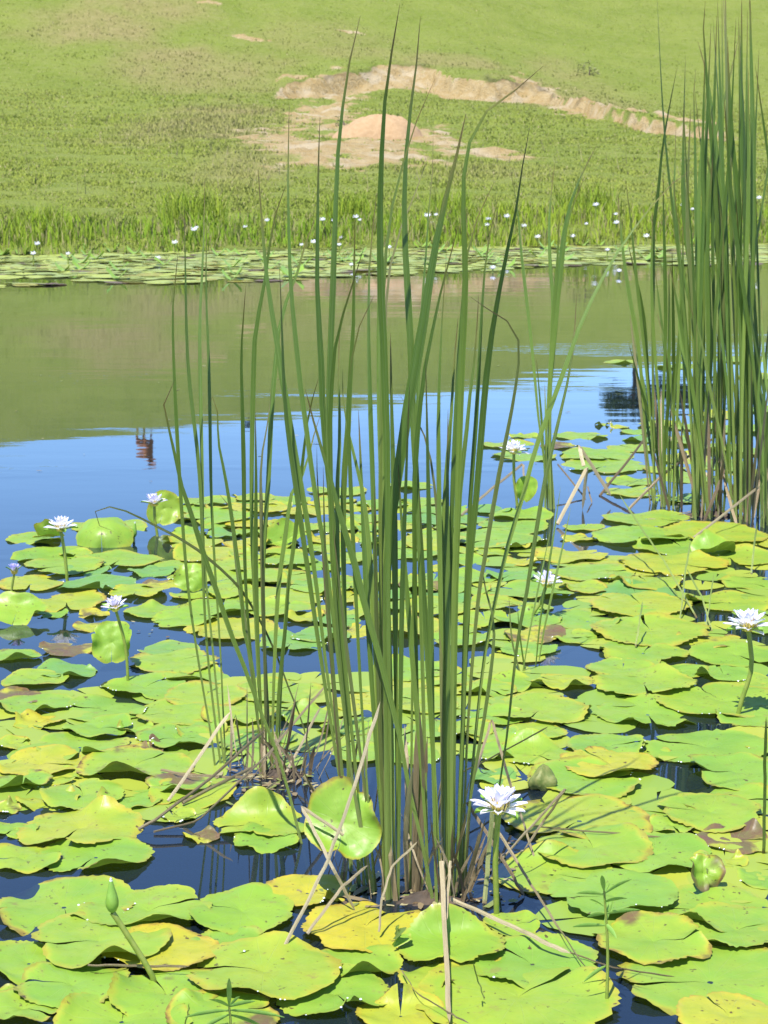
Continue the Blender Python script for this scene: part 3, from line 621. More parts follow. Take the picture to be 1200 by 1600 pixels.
def mat_fill():
    V = []; Fc = []; C = []; b = 0; cnt = 0; placed = []
    more = [(60, 988, 55, 14), (280, 985, 50, 24), (1040, 1142, 120, 12), (1060, 1228, 55, 30), (30, 1045, 30, 14), (1140, 1140, 60, 10), (640, 760, 120, 16), (110, 990, 60, 12)]
    for _ in range(6000):
        px, py = random.choice(((random.uniform(-10, 340), random.uniform(1085, 1265)), (random.uniform(760, 1210), random.uniform(850, 1240)), (random.uniform(330, 760), random.uniform(1060, 1190)), (random.uniform(860, 1210), random.uniform(1240, 1440))))
        if inside(px, py) or any(((px - a) / c) ** 2 + ((py - b_) / d) ** 2 < 1 for a, b_, c, d in more): continue
        p = onz(px, py); r = random.uniform(.055, .11)
        if min((p - d['p']).length - .9 * d['r'] for d in pads) < -.01: continue
        if placed and min((p - q).length - .7 * (r + rr) for q, rr in placed) < 0: continue
        placed.append((p, r)); cnt += 1
        a0 = random.random() * 6.283; t = random.random(); c = [.17 + .14 * t, .28 + .06 * t, .04]; ph = random.random() * 6.28
        if random.random() < .04: c = [.15, .10, .05]
        for j, q in enumerate((.55, 1.0)):
            for k in range(25):
                a = a0 + .08 + k / 24 * 6.12; rr = r * q * (1 + .05 * math.sin(3 * a + ph) + (.03 if k % 2 else 0) * j)
                V.append((p.x + rr * math.cos(a), p.y + rr * math.sin(a), .003 + .003 * q * math.sin(2 * a + ph))); C.append(c)
        V.append((p.x, p.y, .003)); C.append(c)
        for k in range(24):
            Fc.append((b + k, b + k + 1, b + 50)); Fc.append((b + k, b + 25 + k, b + 26 + k)); Fc.append((b + k, b + 26 + k, b + 1 + k))
        b += 51
        if cnt >= 110: break
    m = mesh_np('lily_pad_filling', V, Fc); vcol(m, 'Col', C)
    tag(link('lily_pad_filling', m, M_farpad), 'small lily pads filling the gaps between the larger near pads', 'lily pads', kind='stuff')
mat_fill()

# beads of water along pad rims (too many and too small to count)
def drops():
    t = NT('water_bead'); M = t.out(t.n('BsdfPrincipled', {'Base Color': (.55, .6, .55, 1), 'Roughness': .12, 'Specular IOR Level': 1.0}).outputs[0])
    oc = [(1, 0, 0), (.7, .7, 0), (0, 1, 0), (-.7, .7, 0), (-1, 0, 0), (-.7, -.7, 0), (0, -1, 0), (.7, -.7, 0)]
    ring2 = [(a * .72, b * .72, .62) for a, b, c in oc]
    V = []; Fc = []; b = 0
    for d in pads:
        if random.random() < .45: continue
        me = d['o'].data; n_ = 113; first = len(me.vertices) - n_; Mx = d['o'].matrix_basis
        k0 = random.randrange(n_)
        for _ in range(random.randint(1, 7)):
            k = (k0 + int(random.gauss(0, 9))) % n_; co = Mx @ me.vertices[first + k].co
            if co.y > d['p'].y + .3 * d['r']: continue
            r = random.uniform(.0012, .0028)
            for q in oc + ring2 + [(0, 0, .9)]: V.append((co.x + q[0] * r, co.y + q[1] * r, max(co.z, .002) + q[2] * r))
            for i in range(8):
                j = (i + 1) % 8; Fc += [(b + i, b + j, b + 8 + j), (b + i, b + 8 + j, b + 8 + i), (b + 8 + i, b + 8 + j, b + 16)]
            b += 17
    tag(link('water_beads', mesh_np('water_beads', V, Fc), M), 'glinting water beads along the rims of the near pads', 'water beads', kind='stuff')
drops()

# ------------------------------------------------------------------ raised and folded lily leaves
def raised(px, py, wpx, tone, rot, label, name='raised_lily_leaf', slit=4.7, curls=(), fold=0, foldang=0, dome=0, lift=0.0, ref=None, wave=.008):
    p = onz(px, py); r = wpx / 2 * (p - camo.location).length / F
    me = pad_mesh(r, slit, curls, wave=wave, fold=fold, foldang=foldang, seed=int(px * 7 + py), dome=dome, teeth=.016, gap=.012)
    o = link(name, me, M_leaf, None, p + Vector((0, 0, lift))); o.rotation_euler = rot
    yv, bv, lv = TONE[tone]; o.color = (yv, bv, lv, 1)
    tag(o, label, 'lily leaf', 'lily leaves standing out of the water')
    LAND.append((px, py, ref or label)); return o
R = math.radians
raised(257, 826, 58, 'y', (R(72), R(20), R(12)), 'upright cupped lily leaf right behind the half open flower at left', lift=.085, curls=[(0, .6, .02, .4), (3.1, .6, .02, .4)], ref='the cupped leaf behind a flower')
raised(82, 850, 66, 'y', (R(15), R(-50), R(20)), 'boat shaped folded lily leaf beside the open flower at far left', fold=R(62), foldang=R(115), lift=.03, ref='the boat shaped folded leaf')
raised(163, 850, 92, 'r', (R(24), R(-3), 0), 'bright domed lily leaf bulging above the left pads', lift=.035, dome=.05, curls=[(4.7, .9, -.03, .4)], ref='the bright domed leaf')
raised(28, 968, 92, 'r', (R(15), R(4), 0), 'bright lily leaf with lifted rear rim at left picture edge', lift=.03, curls=[(1.6, .8, .045, .3), (-.6, .3, .03, .4)], ref='the rim-lifted leaf at left edge')
raised(298, 928, 50, 'r', (R(62), R(8), R(8)), 'small bright lily leaf standing upright left of the thin reeds', lift=.06, curls=[(0, .5, .03, .4)], ref='the small upright leaf by thin reeds')
raised(176, 1046, 72, 'r', (R(64), R(0), R(4)), 'glossy upright lily leaf standing right behind the slanting flower stalk', lift=.085, curls=[(0, .5, .04, .3), (3.14, .5, .04, .3)], ref='the glossy upright leaf')
raised(447, 848, 64, 'r', (R(40), R(-10), R(10)), 'bright folded lily leaf seen between the left reeds', fold=R(35), foldang=R(10), lift=.015, ref='the folded leaf between left reeds')
raised(822, 790, 44, 'r', (R(70), R(18), R(-10)), 'small cupped lily leaf upright under the rearmost near flower', fold=R(42), foldang=R(95), lift=.075, ref='the small cupped leaf below the rear flower')
raised(1115, 866, 72, 'r', (R(6), R(-4), R(10)), 'bright boat shaped lily leaf lying before the right reed bed', fold=R(34), foldang=R(8), lift=.012, ref='the boat shaped leaf before the right reeds')
raised(536, 1396, 128, 'g', (R(60), R(4), R(-6)), 'large dark green lily leaf standing upright against the central reeds', lift=.155, curls=[(.4, .5, .03, .4), (4.4, .8, .03, .5)], ref='the large upright leaf').color = (.30, .55, .0, 1)
raised(1098, 1392, 62, 'g', (R(48), R(-20), R(20)), 'torn curled lily leaf with brown edge at right, on a bent stalk', lift=.04, curls=[(2.6, .6, .05, .2)], fold=R(15), foldang=R(60), ref='the torn curled leaf at right').color = (.4, .75, 0, 1)
raised(618, 1488, 40, 'g', (R(20), R(55), R(20)), 'rolled lily leaf edge standing up in front of the central reeds', lift=.03, fold=R(50), foldang=R(80), ref='the rolled leaf before the central reeds')

# ------------------------------------------------------------------ flowers
def petal_mesh(L, W, cup=.25):
    v = []; f = []; uv = []; nu, nv = 4, 7
    for j in range(nv + 1):
        t = j / nv; wd = W * (.34 + .66 * math.sin(math.pi * min(1, t * .96) ** 1.25) ** .8) * (1 if t < .8 else 1 - ((t - .8) / .2) ** 2 * .75)
        if j == nv: wd = W * .06
        for i in range(nu + 1):
            u = i / nu * 2 - 1
            v.append((u * wd / 2, t * L, cup * W * (u * u) * .8 + .10 * L * math.sin(t * 2.4))); uv.append((i / nu, t))
    for j in range(nv):
        for i in range(nu):
            a = j * (nu + 1) + i; f.append((a, a + 1, a + nu + 2, a + nu + 1))
    m = mesh_np('petal', v, f); vuv(m, uv); return m
def stamens():
    v = []; f = []
    for i in range(46):
        a = i * 2.4; r0 = .0025 + .0075 * math.sqrt(i / 46); lean = .3 + .5 * i / 46; hh = .020 - .006 * i / 46
        b = len(v); c, s = math.cos(a), math.sin(a)
        for w_, z in ((.0011, 0), (.0014, hh * .6), (.0007, hh)):
            o = r0 + lean * z * (1 - .4 * z / hh)
            v += [(o * c - s * w_, o * s + c * w_, z), (o * c + s * w_, o * s - c * w_, z)]
        f += [(b, b + 1, b + 3, b + 2), (b + 2, b + 3, b + 5, b + 4)]
    return mesh_np('stamen_cluster', v, f, False)
STAM = stamens()
def flower(px, py, wpx, base, openness, vio, label, lean=(0, 0), npet=18, ref=None, mid=None):
    bp = onz(*base); y = bp.y
    fp = ony(px, py, y + lean[1] * .02); dist = (fp - camo.location).length; R_ = wpx / 2 * dist / F
    r = empty('water_lily_flower', bp)
    top = fp - Vector((0, 0, R_ * .30)) - bp
    m_ = (ony(mid[0], mid[1], y) - bp) if mid else top * .5 + Vector((0, 0, 0)) + Vector((random.uniform(-.01, .01), 0, 0))
    pts = smooth_path([Vector((-top.x * .1, 0, -.35)), Vector((0, 0, 0)), m_, top], 16)
    rr = .0052 * max(.8, min(1.25, R_ / .05))
    stem = link('stem', tube_mesh('stem', pts, [rr * 1.1] * 8 + [rr] * 8, 8), M_stem, r)
    dirv = (pts[-1] - pts[-2]).normalized() * .35 + Vector((lean[0], -abs(lean[1]) * 0 + lean[1], 1)) * .8
    q = dirv.to_track_quat('Z', 'Y')
    pm = [petal_mesh(R_ * 1.08, R_ * .29), petal_mesh(R_ * 1.04, R_ * .27), petal_mesh(R_ * .96, R_ * .24)]
    for m in pm: m.materials.append(M_petal)
    spm = petal_mesh(R_ * 1.08, R_ * .36, .35); spm.materials.append(M_bud)
    def put(name, me, az, el, col=None):
        o = link(name, me, None, r); o.location = top
        e = Euler((el, 0, az)); o.rotation_mode = 'QUATERNION'; o.rotation_quaternion = q @ Euler((0, 0, az)).to_quaternion() @ Euler((el, 0, 0)).to_quaternion()
        if col: o.color = col
        return o
    rings = [(npet // 3 + 4, openness[0], 0), (npet // 3 + 4, openness[1], 1), (npet // 3 + 3, openness[2], 2)]
    for n_, el, k in rings:
        for i in range(n_):
            put('petal', pm[k], i / n_ * 6.283 + k * .37 + random.gauss(0, .05), R(el) + random.gauss(0, .13), (vio + random.gauss(0, .05), 0, 0, 1))
    for i in range(4): put('sepal', spm, i * 1.5708 + .4, R(openness[0] - 10) + random.gauss(0, .06))
    st = put('stamen_cluster', STAM, 0, 0); st.scale = (R_ / .038,) * 3
    if not STAM.materials: STAM.materials.append(M_stamen)
    tag(r, label, 'water lily', 'water lilies in bloom near the camera')
    LAND.append((px, py + 15, ref)); LAND.append((base[0], base[1], 'the foot of ' + ref if False else ref)); return r
flower(95, 822, 50, (105, 908), (14, 38, 60), .25, 'wide open white water lily beside a boat shaped folded leaf', ref='the wide open flower at left', mid=(101, 865))
flower(22, 892, 32, (17, 945), (48, 60, 74), 1.0, 'half closed violet water lily at the left picture edge', ref='the violet flower at left edge')
flower(181, 947, 46, (200, 1068), (28, 52, 68), .6, 'pale lilac water lily on slanting stalk before a glossy upright leaf', lean=(-.15, -.25), npet=15, ref='the lilac flower on slanting stalk', mid=(196, 1010))
flower(241, 784, 42, (246, 838), (24, 46, 66), .65, 'lilac tinged water lily in front of a cupped upright leaf', ref='the flower before the cupped leaf', npet=15)
flower(803, 702, 46, (808, 790), (16, 40, 62), .3, 'white water lily farthest out on open water, right of the central reeds', ref='the farthest of the near flowers')
flower(853, 909, 52, (830, 966), (20, 42, 62), .35, 'white water lily leaning right behind thin green reed blades', lean=(.15, 0), ref='the flower behind thin reeds', npet=16, mid=(843, 945))
flower(1170, 974, 74, (1153, 1119), (10, 34, 58), .25, 'large white water lily on curved stalk at the right picture edge', ref='the large flower at right edge', npet=21, mid=(1174, 1045))
flower(779, 1256, 88, (776, 1433), (16, 38, 60), .3, 'largest white water lily, in front of the right foot of the central reeds', lean=(0, -.12), ref='the largest white flower', npet=21, mid=(774, 1340))
def bud(tip, foot, base, wpx, label, ref):
    bp = onz(*base); y = bp.y; a = ony(*foot, y) - bp; b = ony(*tip, y) - bp; r = empty('water_lily_bud', bp)
    pts = smooth_path([Vector((.02, 0, -.3)), Vector((0, 0, 0)), a * .55 + Vector((.006, 0, -.004)), a], 14)
    sc = wpx * (bp - camo.location).length / F
    link('stem', tube_mesh('stem', pts, [sc * .23] * 14, 8), M_stem, r)
    prof = [(0, .25), (.06, .62), (.18, .95), (.32, 1.0), (.5, .82), (.68, .55), (.84, .34), (.95, .2)]
    link('sepals', tube_mesh('sepals', [a.lerp(b, t) for t, q in prof], [q * sc * .5 for t, q in prof], 12), M_bud, r)
    p2 = [a.lerp(b, t) for t in (.80, .92, 1.0)]
    o = link('petals', tube_mesh('petals', p2, [sc * .16, sc * .13, sc * .03], 8), M_petal, r); o.color = (.5, 0, 0, 1)
    tag(r, label, 'lily bud', 'closed water lily buds'); LAND.append((base[0], base[1], ref)); LAND.append((foot[0], foot[1], ref))
bud((173, 1371), (176, 1426), (242, 1538), 20, 'closed green lily bud with white tip on a slanting stalk, front left', 'the closed bud at front left')
bud((211, 815), (209, 840), (209, 846), 9, 'small closed green bud standing between left pads and cupped leaf', 'the small bud at left')
# olive lump at the edge of a pad
def lump():
    p = onz(848, 1232); v = []; f = []; na, nr = 18, 10
    for j in range(nr + 1):
        for i in range(na):
            th = j / nr * math.pi; a = i / na * 6.283; r = .028 * (1 + .16 * math.sin(3 * a + 2 * th) + .1 * math.sin(5 * a - th))
            v.append((r * math.sin(th) * math.cos(a) * 1.15, r * math.sin(th) * math.sin(a), r * math.cos(th) * .95 + .012 * math.exp(-(th / .4) ** 2)))
    for j in range(nr):
        for i in range(na): f.append((j * na + i, (j + 1) * na + i, (j + 1) * na + (i + 1) % na, j * na + (i + 1) % na))
    tag(link('seed_pod', mesh_np('seed_pod', v, f), M_pod, None, p + Vector((0, 0, .018))), 'small olive green lump half sunk between two pads right of the largest flower', 'seed pod')
lump()

# ------------------------------------------------------------------ reeds
def blade_mesh(pts, wm, n=22, face=0.0, twist=1.2, tip=1.0, thick=.26, foot=.55):
    P = smooth_path(pts, n); v = []; uv = []; f = []; prev = None
    tw0 = face - twist / 2; L = 0; acc = [0]
    for i in range(1, n): L += (P[i] - P[i - 1]).length; acc.append(L)
    for i, p in enumerate(P):
        t = acc[i] / L; d = (P[min(i + 1, n - 1)] - P[max(i - 1, 0)]).normalized()
        side = d.cross(Vector((0, 1, 0)));
        if side.length < .05: side = Vector((1, 0, 0))
        side.normalize(); fr = side.cross(d).normalized()
        an = tw0 + twist * t; s_ = side * math.cos(an) + fr * math.sin(an); fo = fr * math.cos(an) - side * math.sin(an)
        ww = wm * (foot + (1 - foot) * float(sstep(.3, .72, t)))
        if tip > 0: ww *= max(.04, min(1, (1 - t) / (.26 * tip)) ** .72)
        th = thick * (1.5 - .9 * min(1, t / .5))
        for u, (a, b) in zip((0, .25, .5, .75, 1.0, .5), ((-.5, 0), (-.27, .5), (0, .62), (.27, .5), (.5, 0), (0, -.22))):
            q = p + s_ * (a * ww) + fo * (b * ww * th); v.append(tuple(q)); uv.append((u, t))
    for i in range(n - 1):
        for k in range(6):
            a = i * 6 + k; b = i * 6 + (k + 1) % 6; f.append((a, b, b + 6, a + 6))
    m = mesh_np('blade', v, f, False); vuv(m, uv); return m
def blade(root, pix, wpx, dead=0.0, tip=.8, lite=None, ybase=None, lean=None, name='blade', n=24, twist=None, under=.3, tipk=1.0):
    """pix runs from the foot to the tip, in photo pixels; the foot stands in the pond"""
    b = onz(*pix[0]) if ybase is None else ony(pix[0][0], pix[0][1], ybase); y0 = b.y
    lean = random.uniform(-.16, .16) if lean is None else lean
    top = ony(*pix[-1], y0).z; pts = []
    for q in pix:
        z = ony(*q, y0).z; t = max(0, (z - b.z) / max(.2, top - b.z)); pts.append(ony(*q, y0 + lean * t * t))
    d0 = (pts[1] - pts[0]).normalized()
    pts = [pts[0] - d0 * under] + pts
    loc = root.location
    pts = [p - loc for p in pts]
    wm = wpx * .72 * (b - camo.location).length / F
    me = blade_mesh(pts, wm, n, face=random.uniform(-.5, .5), twist=random.uniform(-1.7, 1.7) if twist is None else twist, tip=tipk)
    o = link(name, me, M_reed, root)
    o.color = (dead, tip, random.random() if lite is None else lite, 1)
    return o
C1 = empty('reed_clump', onz(640, 1395)); C2 = empty('reed_clump', onz(425, 1205)); C3 = empty('reed_clump', onz(345, 1195)); C4 = empty('reed_clump', onz(857, 795)); C5 = empty('reed_clump', onz(835, 1040))
tag(C1, 'largest dense clump of tall green reeds in the middle foreground', 'reeds', 'reed clumps')
tag(C2, 'reed clump with dead straw at its foot, left of the largest clump', 'reeds', 'reed clumps')
tag(C3, 'group of few thin upright reeds, leftmost in the water', 'reeds', 'reed clumps')
tag(C4, 'slim bunch of reeds on open water behind, right of centre', 'reeds', 'reed clumps')
tag(C5, 'few short thin green blades in front of a white flower, right of centre', 'reeds', 'reed clumps')
for px, py, ph in ((640, 1395, 'the central reed clump'), (425, 1205, 'the left reed clump'), (345, 1195, 'the thin left reeds'), (857, 795, 'the rear reed bunch')): LAND.append((px, py, ph))
def B(root, wpx, s, **k):
    pix = [tuple(map(float, q.split(','))) for q in s.split()]
    return blade(root, pix[::-1], wpx, **k)
# traced tip -> foot
B(C3, 8, '279,387 270,480 270,515 273,605 282,770 294,920 312,1045 330,1150 336,1198')
B(C3, 9, '288,320 290,440 294,575 309,710 315,800 318,920 325,1030 339,1150 345,1195', lite=.7)
B(C3, 9, '320,275 318,380 313,480 312,530 314,650 316,740 318,860 330,990 350,1195', lite=.5)
B(C3, 7, '323,340 322,450 326,560 328,650 330,770 336,890 345,1030 352,1190')
B(C2, 11, '273,594 256,622 261,656 272,705 285,764 303,815 318,866 339,925 360,988 384,1048 408,1114 432,1174 450,1234 471,1318', lite=.6, tip=1, twist=.4, ybase=None)
B(C2, 6, '179,831 158,824 149,808 151,796 173,792 200,800 240,820 280,841 315,864 372,916 408,973 432,1024 450,1072 474,1135 487,1195', lite=0, tip=1, dead=.35, twist=.3, n=34)
B(C2, 8, '320,642 330,620 339,626 340,656 342,695 351,740 360,794 369,860 377,920 381,985 396,1048 405,1150 408,1208', lite=.4, tip=1, twist=.5, n=32)
B(C2, 9, '384,447 378,530 377,566 379,650 381,740 382,860 386,950 396,1060 410,1205')
B(C2, 11, '447,288 426,351 417,420 406,480 399,515 396,590 394,680 393,770 394,860 399,970 405,1090 418,1205', lite=.5)
B(C2, 12, '495,335 474,390 462,435 444,480 435,520 430,575 424,640 420,740 414,830 411,920 417,1080 425,1205', lite=.4)
B(C2, 9, '399,644 400,740 400,880 405,1050 414,1205', lite=.9)
B(C2, 9, '498,590 483,644 474,710 471,740 462,830 450,920 440,1060 435,1205')
B(C2, 10, '501,647 486,695 477,734 456,770 447,830 435,920 428,1060 425,1205', lite=.8)
B(C2, 8, '424,600 420,650 408,725 409,860 412,1000 424,1205', dead=.5, tip=.6)
B(C2, 9, '342,771 352,775 360,805 372,900 392,1040 412,1205', dead=.3, tip=1)
B(C2, 9, '455,860 448,960 436,1080 430,1207', lite=.9, tip=.2); B(C2, 8, '410,760 411,900 414,1050 416,1207', dead=.4)
B(C1, 13, '403,262 408,330 414,405 420,458 432,530 444,608 456,680 468,746 480,815 495,920 512,1060 530,1180 548,1310', lite=.3)
B(C1, 12, '436,408 439,470 442,560 447,650 462,760 478,870 500,1020 525,1180 545,1300', lite=.5)
B(C1, 13, '452,160 451,210 450,270 451,345 453,420 457,480 462,530 468,590 480,680 492,770 507,860 520,960 542,1150 562,1345', lite=.35)
B(C1, 13, '500,180 498,240 496,360 496,480 501,530 503,620 510,710 519,800 528,920 545,1100 575,1382', lite=.1)
B(C1, 13, '563,25 552,69 540,129 534,180 529,225 526,285 523,360 520,455 517,530 514,620 513,680 516,770 520,890 535,1080 570,1385', lite=.35)
B(C1, 15, '625,5 620,30 613,75 605,126 599,186 596,250 594,320 594,390 596,480 599,530 602,620 605,710 606,900 609,1150 612,1404', lite=.15)
B(C1, 14, '657,25 655,60 649,114 641,174 635,234 632,285 632,345 634,405 637,455 641,524 646,665 650,740 656,860 659,1000 664,1200 668,1405', lite=.3)
B(C1, 22, '728,178 721,210 712,249 700,294 691,336 679,390 673,430 665,470 658,530 643,602 631,680 622,740 613,800 607,860 604,920 604,1150 606,1406', lite=.12, twist=.4)
B(C1, 13, '849,103 835,117 814,135 784,153 760,174 743,198 733,225 725,270 724,330 726,390 727,450 724,515 721,590 719,650 716,740 713,830 709,920 706,1150 706,1403', lite=.9, n=32)
B(C1, 9, '680,122 652,186 640,222 628,261 616,306 607,360 600,430 596,600 594,850 596,1100 598,1392', dead=.12, tip=1)
B(C1, 9, '677,204 677,249 674,288 669,339 666,390 662,440 655,560 650,740 645,1000 641,1392', tip=1)
B(C1, 9, '671,238 658,279 643,315 625,360 613,399 605,450 600,560 598,800 600,1382', dead=.55, tip=.3)
B(C1, 10, '772,285 757,318 742,348 733,375 727,435 722,480 714,620 706,800 700,1100 699,1392', tip=1)
B(C1, 9, '779,306 772,336 763,378 758,414 752,500 745,640 735,780 725,1000 716,1388', tip=.7)
B(C1, 14, '829,192 820,240 812,285 805,336 796,375 787,420 780,455 772,500 763,560 757,620 752,680 746,755 739,830 731,920 724,1100 719,1393', lite=.35)
B(C1, 11, '1085,262 1058,280 1020,320 990,358 960,402 925,467 904,515 886,566 862,632 844,680 829,728 817,776 802,824 790,866 778,920 758,1020 740,1180 726,1385', lite=.8, n=34, lean=.1)
B(C1, 9, '901,458 898,515 893,566 883,614 871,665 859,716 850,758 842,806 833,860 824,920 809,1000 792,1150 777,1250 770,1310', lite=.2, tip=1, dead=.15)
B(C1, 9, '731,461 745,473 775,490 796,505 809,527 811,560 806,602 799,644 790,689 781,734 772,785 764,830 757,875 748,930 736,1060 728,1200 723,1390', lite=1, tip=1, dead=.35, n=36, twist=.6)
B(C1, 8, '622,615 640,635 658,668 670,704 677,746 683,800 686,860 688,920 690,1150 691,1400', dead=.5, tip=1, n=28)
B(C1, 11, '748,458 746,500 740,575 734,620 727,695 721,740 716,800 712,950 709,1396', lite=.7)
B(C1, 11, '716,494 709,575 706,635 700,710 695,785 694,890 695,1100 697,1402', lite=.9)
B(C1, 12, '698,390 694,450 689,530 686,605 685,680 687,850 690,1050 692,1398', lite=.7)
B(C1, 10, '718,345 703,402 691,450 685,470 673,530 664,575 658,620 648,750 650,1000 660,1392')
B(C1, 11, '589,300 582,360 577,420 576,500 577,575 579,650 584,800 590,1000 600,1398', tip=1)
B(C1, 16, '597,288 595,360 593,480 594,600 598,750 604,900 611,1100 618,1404', lite=.8)
B(C1, 10, '570,382 558,420 545,465 537,488 528,515 522,560 516,650 518,800 530,1000 560,1372', tip=.7)
B(C1, 9, '585,461 570,491 555,527 549,566 544,620 546,710 552,850 565,1100 585,1392', tip=1)
B(C1, 12, '555,330 553,440 552,515 547,590 544,665 537,760 537,900 548,1362', lite=.6)
B(C1, 10, '531,500 529,590 531,680 527,770 530,950 562,1382', lite=.7)
B(C1, 11, '535,578 537,635 549,695 564,755 573,815 579,890 588,1050 601,1402', lite=.9, tip=.3)
B(C1, 14, '477,608 495,677 510,725 522,770 537,824 555,884 570,946 590,1015 607,1080 622,1140 641,1240 659,1315 677,1411', lite=.55, twist=.5)
B(C1, 7, '495,698 496,755 501,815 512,960 540,1332', dead=.75, tip=1); B(C1, 8, '505,728 507,830 511,920 525,1100 550,1352', lite=1, dead=.2)
B(C1, 13, '610,520 612,640 616,800 618,1000 622,1402', lite=.5); B(C1, 12, '640,600 634,760 628,950 622,1405', lite=.3)
B(C1, 13, '665,560 668,700 672,900 676,1150 682,1412', lite=.4); B(C1, 12, '700,640 699,800 700,1000 702,1406', lite=.6)
B(C1, 11, '745,700 738,850 725,1080 712,1400', lite=.5); B(C1, 12, '560,640 566,780 574,950 590,1200 606,1400', lite=.2)
B(C1, 11, '620,700 630,850 646,1050 662,1250 672,1408', lite=.7); B(C1, 10, '585,760 588,950 596,1200 604,1398', dead=.3)
B(C1, 9, '735,820 728,1000 722,1200 716,1392', lite=.4); B(C1, 12, '655,760 664,950 678,1200 690,1410', lite=.8)
B(C1, 8, '520,820 540,1000 572,1250 588,1392', dead=.35, lite=.6); B(C1, 9, '540,1150 556,1250 573,1340 584,1398', dead=.25, lite=1, tip=.4)
B(C1, 8, '760,860 754,900 772,980 760,1100 735,1250 722,1392', dead=.2, tip=.9)
B(C4, 8, '797,260 802,288 809,330 814,390 820,444 829,524 835,584 841,650 847,695 854,755 856,794')
B(C4, 8, '867,255 862,294 859,330 858,360 860,420 864,470 862,530 860,590 859,680 861,796', tip=1)
B(C4, 9, '932,228 913,264 895,306 886,339 880,369 875,420 871,480 866,540 860,610 858,700 863,795')
B(C4, 8, '913,276 900,310 886,350 880,400 872,470 862,570 860,700 866,795', lite=.8); B(C4, 8, '874,327 871,405 866,474 858,600 853,700 852,795')
B(C4, 6, '851,600 853,660 856,730 859,795'); B(C4, 5, '838,560 845,640 850,720 853,795', lite=.9)
B(C5, 5, '876,760 866,830 855,900 844,970 837,1042', lite=.7, tip=.2); B(C5, 5, '892,792 880,850 862,930 850,985 842,1034', lite=.8, tip=.2); B(C5, 4, '862,820 845,900 828,985 817,1050', lite=.6, tip=.2)
B(C5, 4, '808,940 812,990 820,1048', lite=.5); B(C5, 4, '795,930 800,1000 812,1050', lite=.5, dead=.3)
# dead broken stalks in the feet of the clumps (parts of the clump)
for s in ('632,1132 636,1210 640,1392', '651,1128 650,1220 646,1395', '660,1134 655,1230 650,1396', '668,1150 660,1260 652,1398', '640,1180 652,1290 648,1396', '664,1180 640,1275 642,1392', '655,1100 662,1240 656,1396', '645,1200 634,1290 636,1394', '606,1300 611,1340 618,1408'):
    B(C1, random.uniform(7, 12), s, dead=1, tip=random.uniform(0, .5), lite=random.random() * .6, name='dead_blade', tipk=0.1, n=10)
for i in range(11):
    x = random.uniform(400, 490); a = random.uniform(-40, 40)
    B(C2, random.uniform(5, 9), f'{x + a:.0f},{random.uniform(1090, 1180):.0f} {x + a * .3:.0f},1185 {x:.0f},{random.uniform(1203, 1222):.0f}', dead=1, tip=random.uniform(.1, 1), lite=random.random() * .5, name='dead_blade', tipk=.2, n=8, under=.1)
for i in range(14):
    x = random.uniform(690, 735); a = random.uniform(-20, 40)
    B(C1, random.uniform(5, 8), f'{x + a:.0f},{random.uniform(1260, 1340):.0f} {x + a * .3:.0f},1370 {x:.0f},{random.uniform(1392, 1412):.0f}', dead=1, tip=random.uniform(.2, 1), lite=random.random() * .4, name='dead_blade', tipk=.2, n=8, under=.1)
for i in range(30):
    x = random.uniform(520, 740); a = random.uniform(-60, 60); yb = random.uniform(1370, 1412) if x > 570 else random.uniform(1290, 1350)
    B(C1, random.uniform(2.5, 5), f'{x + a:.0f},{yb - random.uniform(60, 210):.0f} {x + a * .55 + random.uniform(-8, 8):.0f},{yb - 60:.0f} {x:.0f},{yb:.0f}', dead=1, tip=random.uniform(0, .6), lite=random.random(), name='dead_blade', tipk=.4, n=8, under=.05, lean=random.uniform(-.15, .12))
for i in range(16):
    x = random.uniform(380, 500); a = random.uniform(-70, 70)
    B(C2, random.uniform(2.5, 4.5), f'{x + a:.0f},{random.uniform(1060, 1180):.0f} {x + a * .5:.0f},1175 {x:.0f},{random.uniform(1203, 1222):.0f}', dead=1, tip=random.uniform(0, .6), lite=random.random(), name='dead_blade', tipk=.4, n=8, under=.05, lean=random.uniform(-.15, .15))
for x, y in ((394, 1120), (360, 1118), (386, 1140)): B(C3, 6, f'{x},{y} {x + 2},1160 {x - 1},1206', dead=1, tip=.4, name='dead_blade', tipk=.1, n=6, under=.1)
# right reed bed: four clumps standing side by side
RB = []
for (x0, x1, yb, lab) in ((1005, 1068, 793, 'leftmost thin reeds of the right reed bed'), (1068, 1130, 803, 'dense middle reeds of the right reed bed'), (1130, 1178, 812, 'thick reeds of the right bed, with orange dead leaf at the foot'), (1168, 1275, 820, 'outermost reeds of the right bed, cut by the picture edge')):
    r = empty('reed_clump', onz((x0 + x1) / 2, yb)); tag(r, lab, 'reeds', 'reed clumps'); RB.append((x0, x1, yb, r)); 
LAND += [(1040, 790, 'the thin right reeds'), (1100, 800, 'the dense right reeds'), (1160, 815, 'the thick right reeds')]
R1, R2, R3, R4 = [q[3] for q in RB]
B(R1, 9, '1058,106 1048,156 1040,200 1034,240 1028,304 1021,360 1021,440 1020,500 1020,580 1023,788')
B(R1, 9, '965,300 973,390 983,460 996,530 1003,600 1010,700 1021,786', lite=.7); B(R1, 7, '977,280 985,340 995,440 1008,560 1018,680 1024,790', lite=.8)
B(R1, 8, '1036,265 1037,340 1039,420 1040,520 1036,640 1037,792', lite=.2); B(R1, 7, '1020,330 1018,420 1021,520 1030,640 1034,792', lite=.9); B(R1, 7, '1045,420 1046,520 1043,640 1045,794')
